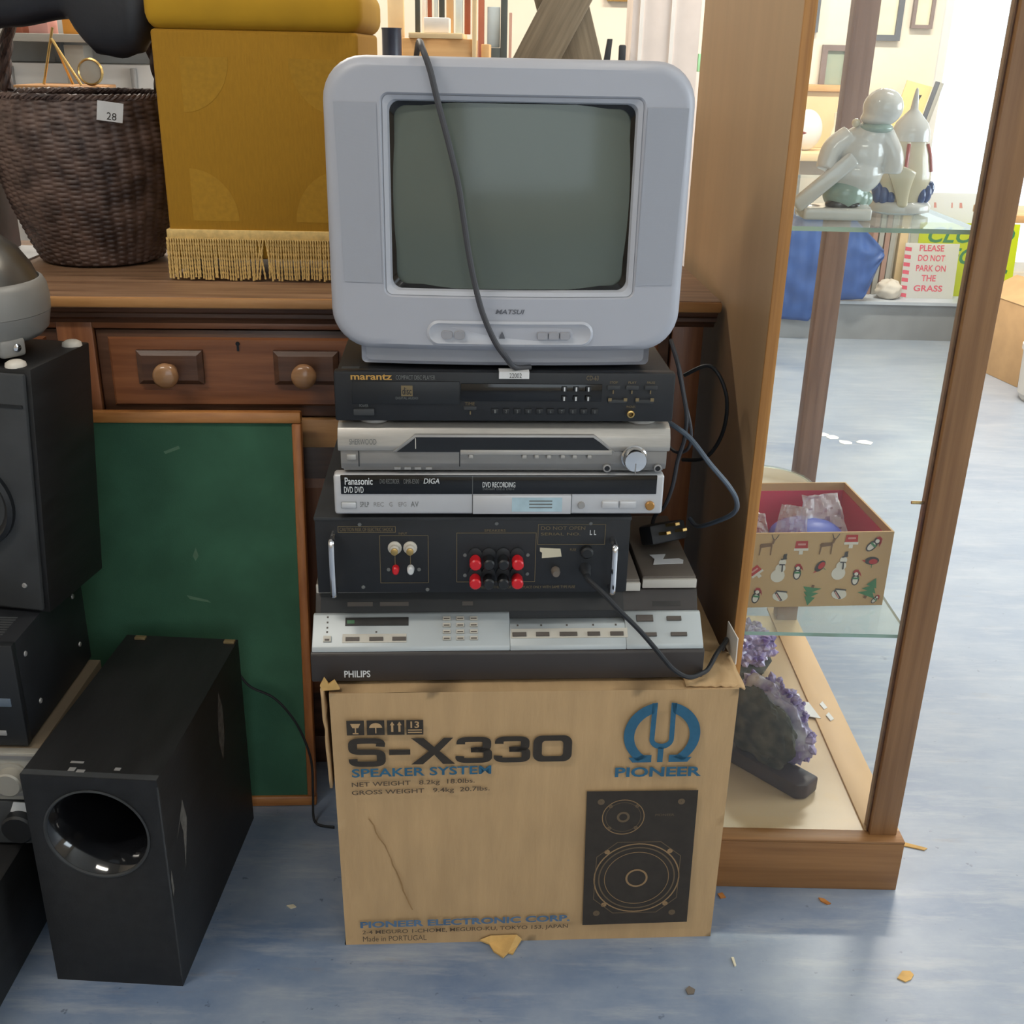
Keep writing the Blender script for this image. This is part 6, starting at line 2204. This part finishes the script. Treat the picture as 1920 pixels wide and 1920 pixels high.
text('sign_lettering', 'I', -0.098, -0.065, 0.035, 0.105, -0.0006, 'signgreen', S2, 0.03, 0.3)
text('sign_lettering', 'S', 0.155, 0.205, 0.060, 0.135, -0.0006, 'signgreen', S2, 0.03, 0.3)
S3 = thing('upper_sign', 'white board with pale red lettering behind the yellow sign', 'sign', (2.16, 5.50, 0.1902), 0)
S3.rotation_euler = (math.radians(-5), 0, 0)
q = B()
q.box(-0.22, 0.20, 0, 0.006, 0, 0.48)
q.obj('board', 'sign', S3, None)
for k_, (x, w_) in enumerate(((-0.16, 0.010), (-0.125, 0.014), (-0.04, 0.008), (0.0, 0.016))):
    q = B()
    q.poly([(x, -0.0006, 0.41), (x + w_, -0.0006, 0.41), (x + w_ * 0.6, -0.0006, 0.435), (x - 0.002, -0.0006, 0.435)])
    q.obj('red_mark', 'p_pink', S3, None)
# blue woven bag hanging over the ledge
b = B()


def bluebag(u, v):
    x = 1.27 + u * 0.45
    top = 0.62
    prof = [(0.0, 0.10), (0.30, 0.095), (0.48, 0.19), (0.78, 0.205), (0.86, 0.205), (1.0, 0.39)]
    zb = prof[-1][1]
    for a, c in zip(prof, prof[1:]):
        if a[0] <= u <= c[0]:
            zb = a[1] + (c[1] - a[1]) * (u - a[0]) / (c[0] - a[0])
            break
    zt = top - (0.18 * max(0, (u - 0.55) / 0.45))
    z = zb + (zt - zb) * v
    return (x, 5.225 - 0.02 * math.sin(PI * v) + 0.012 * nz3((u * 4, v * 4, 0), 1.4) + 0.004 * math.sin(u * 40), z)


b.grid(bluebag, 40, 30)
o = b.obj('blue_tarpaulin', 'blueplastic', None, 60)
o.modifiers.new('s', 'SOLIDIFY').thickness = 0.004
tag(o, 'blue woven plastic bag hanging over the grey ledge behind the back post', 'bag')
# leaning frames and stone
for k, (x, m_, h, lab) in enumerate(((1.735, 'pinkwood', 0.40, 'narrow pinkish frame edge leaning at the wall, leftmost beside the blue bag'), (1.765, 'greyboard', 0.43, 'grey board leaning at the wall second from the blue bag'), (1.795, 'pinkwood', 0.42, 'pinkish frame edge leaning at the wall third from the blue bag'), (1.822, 'greyboard', 0.44, 'grey board leaning just left of the striped sign'))):
    q = B()
    q.box(-0.012, 0.012, 0, 0.25, 0, h, 0.002)
    tag(q.obj('leaning_frame', m_, None, None, (x, 5.42, 0.1902), (0, 0, math.radians(2))), lab, 'frame', 'frames leaning on the ledge')
q = B()
f_s = rockshape(0.062, 0.055, 0.050, 1.3)
q.grid(lambda u, v: Vector((f_s(u, v).x, f_s(u, v).y, max(f_s(u, v).z, -0.04))), 32, 20)
tag(q.obj('pale_stone', 'stone', None, 60, (1.808, 5.335, 0.2305)), 'large pale stone on the ledge left of the striped sign', 'stone')
# pedestal table by the window
PT = thing('pedestal_table', 'small light wooden pedestal table in front of the window', 'table', (2.42, 4.96, 0))
q = B()
q.box(-0.345, 0.36, -0.16, 0.20, 0.630, 0.662, 0.004)
q.obj('table_top', 'tanwood', PT)
q = B()
q.lathe([(0.035, 0.03), (0.025, 0.12), (0.03, 0.35), (0.022, 0.55), (0.04, 0.63)], (0.16, 0.08, 0), 20)
q.obj('column', 'tanwood', PT)
q = B()
q.lathe([(0.11, 0.0), (0.105, 0.02), (0.06, 0.035)], (0.16, 0.08, 0), 28)
q.obj('foot', 'tanwood', PT)
# cartons and tub on the far right
CX = thing('far_carton', 'pale cardboard carton on the far floor right of the cabinet post', 'box', (2.36, 4.52, 0), 12)
q = B()
q.box(-0.25, 0.25, 0, 0.35, 0, 0.33, 0.003)
q.obj('carton_body', 'bgbox', CX)
q = B()
Tf = Matrix.Translation((-0.25, 0, 0.33)) @ Matrix.Rotation(math.radians(-25), 4, 'Y')
q.box(0.0, 0.17, 0.0, 0.35, 0, 0.004, 0, 2, 0, Tf)
q.obj('carton_flap', 'bgbox', CX, None)
TB = thing('plastic_tub', 'white plastic tub on the far floor at the right edge', 'tub', (2.165, 4.28, 0))
q = B()
q.lathe([(0.105, 0.0), (0.112, 0.01), (0.130, 0.20), (0.136, 0.205), (0.136, 0.225), (0.130, 0.225), (0.122, 0.03), (0.001, 0.02)], (0, 0, 0), 40)
q.obj('tub_body', 'tub', TB, 40)
q = B()
q.box(-0.02, 0.05, -0.128, -0.118, 0.06, 0.15)
q.obj('green_label', 'mint', TB, None)

# ================================================================== BACKGROUND, TOP
# crossed timber trestle behind the television
XT = thing('crossed_trestle', 'weathered grey crossed timber trestle rising behind the television', 'trestle', (0.072, 2.72, 0.0))
for (a, c, wdt, y) in (((-0.075, 1.18), (0.075, 1.46), 0.098, 0.0), ((0.075, 1.18), (-0.055, 1.60), 0.118, 0.035)):
    d = Vector((c[0] - a[0], c[1] - a[1]))
    L_ = d.length
    th = math.atan2(d.x, d.y)
    q = B()
    q.box(-wdt / 2, wdt / 2, 0, 0.03, 0, L_, 0.003)
    q.obj('timber_leg', 'greytimber', XT, 35, (a[0], y, a[1]), (0, th, 0))
q = B()
q.box(-0.2, 0.2, -0.05, 0.15, 0.0, 1.145, 0.003)
tag(q.obj('timber_stand', 'greytimber', None, None, (0.072, 2.70, 0.0)), 'plain timber block stand hidden behind the television', 'stand')

# shelving with boards, upper centre
SH1 = thing('wooden_shelf_unit', 'light tan wooden shelf unit at the back above the television', 'shelf', (-0.295, 4.2, 0))
q = B()
q.box(-0.13, 0.125, 0.0, 0.35, 0.0, 1.30, 0.003)
q.obj('body', 'tanwood', SH1)
q = B()
q.box(-0.105, 0.085, -0.015, 0.35, 1.30, 1.318, 0.002)
q.obj('top_board', 'tanpale', SH1)
q = B()
q.box(-0.19, -0.132, 0.10, 0.13, 0.0, 1.9, 0.003)
q.obj('end_board', 'tanpale', SH1)
q = B()
q.box(0.118, 0.134, -0.01, 0.02, 0.0, 1.75, 0.002)
q.obj('upright', 'tanpale', SH1)
q = B()
q.box(0.15, 0.178, 0.02, 0.30, 0.0, 1.285, 0.002)
q.obj('side_board', 'tanwood', SH1)
q = B()
q.box(-0.064, 0.026, 0, 0.10, 0, 0.050, 0.003)
tag(q.obj('white_container', 'white', None, 35, (-0.285, 4.22, 1.3182)), 'white container on the light tan shelf unit', 'container')
for k, (x, z1, wd, m_, lab) in enumerate(((-0.390, 1.52, 0.018, 'darkgreen', 'dark green slat standing at the left of the tan shelf unit'), (-0.365, 1.55, 0.016, 'white', 'white slat standing on the tan shelf unit'), (-0.345, 1.6, 0.016, 'rustcloth', 'rust coloured slat standing on the tan shelf unit'), (-0.322, 1.56, 0.014, 'palegrey', 'pale grey slat standing on the tan shelf unit'), (-0.300, 1.58, 0.020, 'darkgreen', 'dark slat in the middle of the tan shelf unit'), (-0.270, 1.55, 0.026, 'bgbox', 'cardboard coloured slat standing on the tan shelf unit'), (-0.236, 1.5, 0.026, 'palegrey', 'pale blue slat standing on the tan shelf unit'), (-0.205, 1.6, 0.022, 'rustcloth', 'brown slat standing at the right of the tan shelf unit'))):
    q = B()
    q.box(-wd / 2, wd / 2, 0, 0.02, 0, z1 - 1.3185, 0.002)
    tag(q.obj('standing_slat', m_, None, 35, (x, 4.44, 1.3185)), lab, 'slat', 'slats standing on the tan shelf unit')
# black pots on a stool left of the shelf unit
q = B()
q.lathe([(0.020, 0.0), (0.034, 0.006), (0.034, 0.10), (0.036, 0.108), (0.030, 0.108), (0.028, 0.02)], (0, 0, 0), 24)
tag(q.obj('dark_pot', 'bluegrey', None, 50, (-0.453, 4.13, 1.222)), 'dark navy pot standing left of the tan shelf unit', 'pot')
q = B()
q.box(-0.10, 0.047, -0.06, 0.08, 0.0, 1.2215, 0.003)
tag(q.obj('plinth_stand', 'tanpale', None, 35, (-0.475, 4.14, 0)), 'pale plinth under the dark navy pot', 'stand')
# dark metal rack right of it
RK = thing('dark_rack', 'dark green metal rack holding grey and brown things behind the television', 'rack', (-0.097, 4.62, 0))
q = B()
q.box(0.012, 0.038, 0, 0.03, 0, 1.8, 0.002)
q.obj('post', 'darkgreen', RK)
q = B()
q.box(-0.050, 0.012, 0.0, 0.25, 0.0, 1.275, 0.002)
q.obj('panel', 'darkgreen', RK)
q = B()
q.box(-0.040, 0.010, 0.02, 0.03, 1.276, 1.42, 0.002)
q.obj('pale_card', 'palegrey', RK)
q = B()
q.box(-0.075, -0.052, 0.01, 0.05, 0.0, 1.50, 0.002)
q.obj('brown_board', 'rustcloth', RK)
q = B()
q.box(0.045, 0.056, 0.0, 0.03, 0.0, 1.40, 0.002)
q.obj('side_slat', 'pinkwood', RK)
# black small things in front of the pale wall
q = B()
q.box(-0.14, 0.08, -0.06, 0.12, 0.0, 1.16, 0.003)
tag(q.obj('white_stand', 'white', None, 35, (0.33, 4.62, 0)), 'plain white stand in front of the boxed column', 'stand')
q = B()
q.prism([(-0.018, 0.0), (0.012, 0.0), (0.024, 0.155), (0.004, 0.155)], 'y', 0, 0.02, 0.002)
tag(q.obj('black_folder', 'black', None, 35, (0.325, 4.60, 1.1602)), 'small black folder standing behind the television, left of the boxed column', 'folder')
q = B()
q.box(-0.014, 0.014, 0, 0.015, 0, 0.135, 0.006)
tag(q.obj('black_remote', 'black', None, 35, (0.388, 4.59, 1.1602)), 'small black remote handset standing beside the boxed column', 'remote')
q = B()
q.box(0.72, 0.82, 4.90, 5.02, 0.0, 1.20, 0.003)
tag(q.obj('pale_plinth', 'pillar', None, 35), 'pale plinth between the boxed column and the cabinet panel', 'stand')
q = B()
q.box(0.735, 0.805, 4.94, 4.98, 1.2002, 1.27, 0.003)
tag(q.obj('mint_card_box', 'mint', None, 35), 'mint green card box glimpsed between column and cabinet panel', 'box')

# white shelving, upper left
WS = thing('white_shelving', 'white shelving unit at the back left above the basket', 'shelf', (-1.45, 3.62, 0))
q = B()
q.box(-0.55, 0.62, 0.10, 0.36, 0, 1.20, 0.003)
q.obj('cabinet_body', 'white', WS)
q = B()
q.box(-0.55, 0.36, -0.02, 0.36, 1.262, 1.285, 0.002)
q.obj('shelf_board', 'greyboard', WS)
for x in (-0.50, -0.09, 0.30):
    q = B()
    q.box(x - 0.012, x + 0.012, 0.30, 0.34, 1.20, 1.262, 0.002)
    q.obj('bracket', 'silvermid', WS)
q = B()
q.box(-0.55, 0.62, 0.345, 0.36, 1.20, 1.62, 0.001)
q.obj('back_panel', 'white', WS)
for x in (-0.165, 0.045, 0.225, 0.41):
    q = B()
    q.box(x - 0.008, x + 0.008, 0.080, 0.0995, 0.0, 1.19, 0.002)
    q.obj('door_edge', 'silvermid', WS)
q = B()
q.box(0.04, 0.10, 0.02, 0.098, 0.95, 1.255, 0.002)
q.obj('grey_panel', 'greyboard', WS)
for k, (x0, x1, h, m_, lab) in enumerate(((-0.06, 0.0, 0.05, 'pinkcarton', 'pink carton on the white shelf behind the basket'), (0.045, 0.092, 0.06, 'orange', 'orange carton on the white shelf behind the basket'), (0.11, 0.20, 0.052, 'tanpale', 'cream carton on the white shelf behind the basket'), (-0.14, -0.08, 0.04, 'rustcloth', 'rust carton on the white shelf behind the basket'))):
    q = B()
    q.box(x0, x1, 0, 0.08, 0, h, 0.002)
    tag(q.obj('small_carton', m_, None, 35, (-1.45, 3.64, 1.2852)), lab, 'carton', 'cartons on the white shelf')
# low wooden table with gilt stand and clock in front of it
TA = thing('wooden_side_table', 'light wooden side table behind the basket', 'table', (-1.345, 3.36, 0))
q = B()
q.box(-0.12, 0.105, 0, 0.22, 1.128, 1.146, 0.002)
q.obj('table_top', 'pine', TA)
for x in (-0.10, 0.085):
    for y in (0.02, 0.20):
        q = B()
        q.box(x - 0.012, x + 0.012, y - 0.012, y + 0.012, 0, 1.128, 0.001)
        q.obj('leg', 'pine', TA)
GE = thing('gilt_easel', 'small gilt metal easel on the side table behind the basket', 'easel', (-1.365, 3.43, 1.1462))
for p0, p1 in (((-0.035, 0, 0.001), (0.012, 0, 0.155)), ((0.075, 0, 0.001), (0.004, 0, 0.125)), ((0.02, 0.08, 0.001), (0.008, 0.005, 0.12))):
    q = B()
    q.tube([p0, p1], 0.004, 8, 0)
    q.obj('easel_leg', 'brass', GE)
CK = thing('table_clock', 'small round grey clock with gilt rim on the side table behind the basket', 'clock', (-1.255, 3.42, 1.1462))
q = B()
q.lathe([(0.034, 0.012), (0.038, 0.0), (0.034, -0.006), (0.031, -0.003)], (0, 0, 0.038), 32, 'y', cap=False)
q.obj('rim', 'brass', CK, 50)
q = B()
q.lathe([(0.032, -0.002), (0.001, -0.003)], (0, 0, 0.038), 32, 'y')
q.obj('dial', 'greyboard', CK, 50)
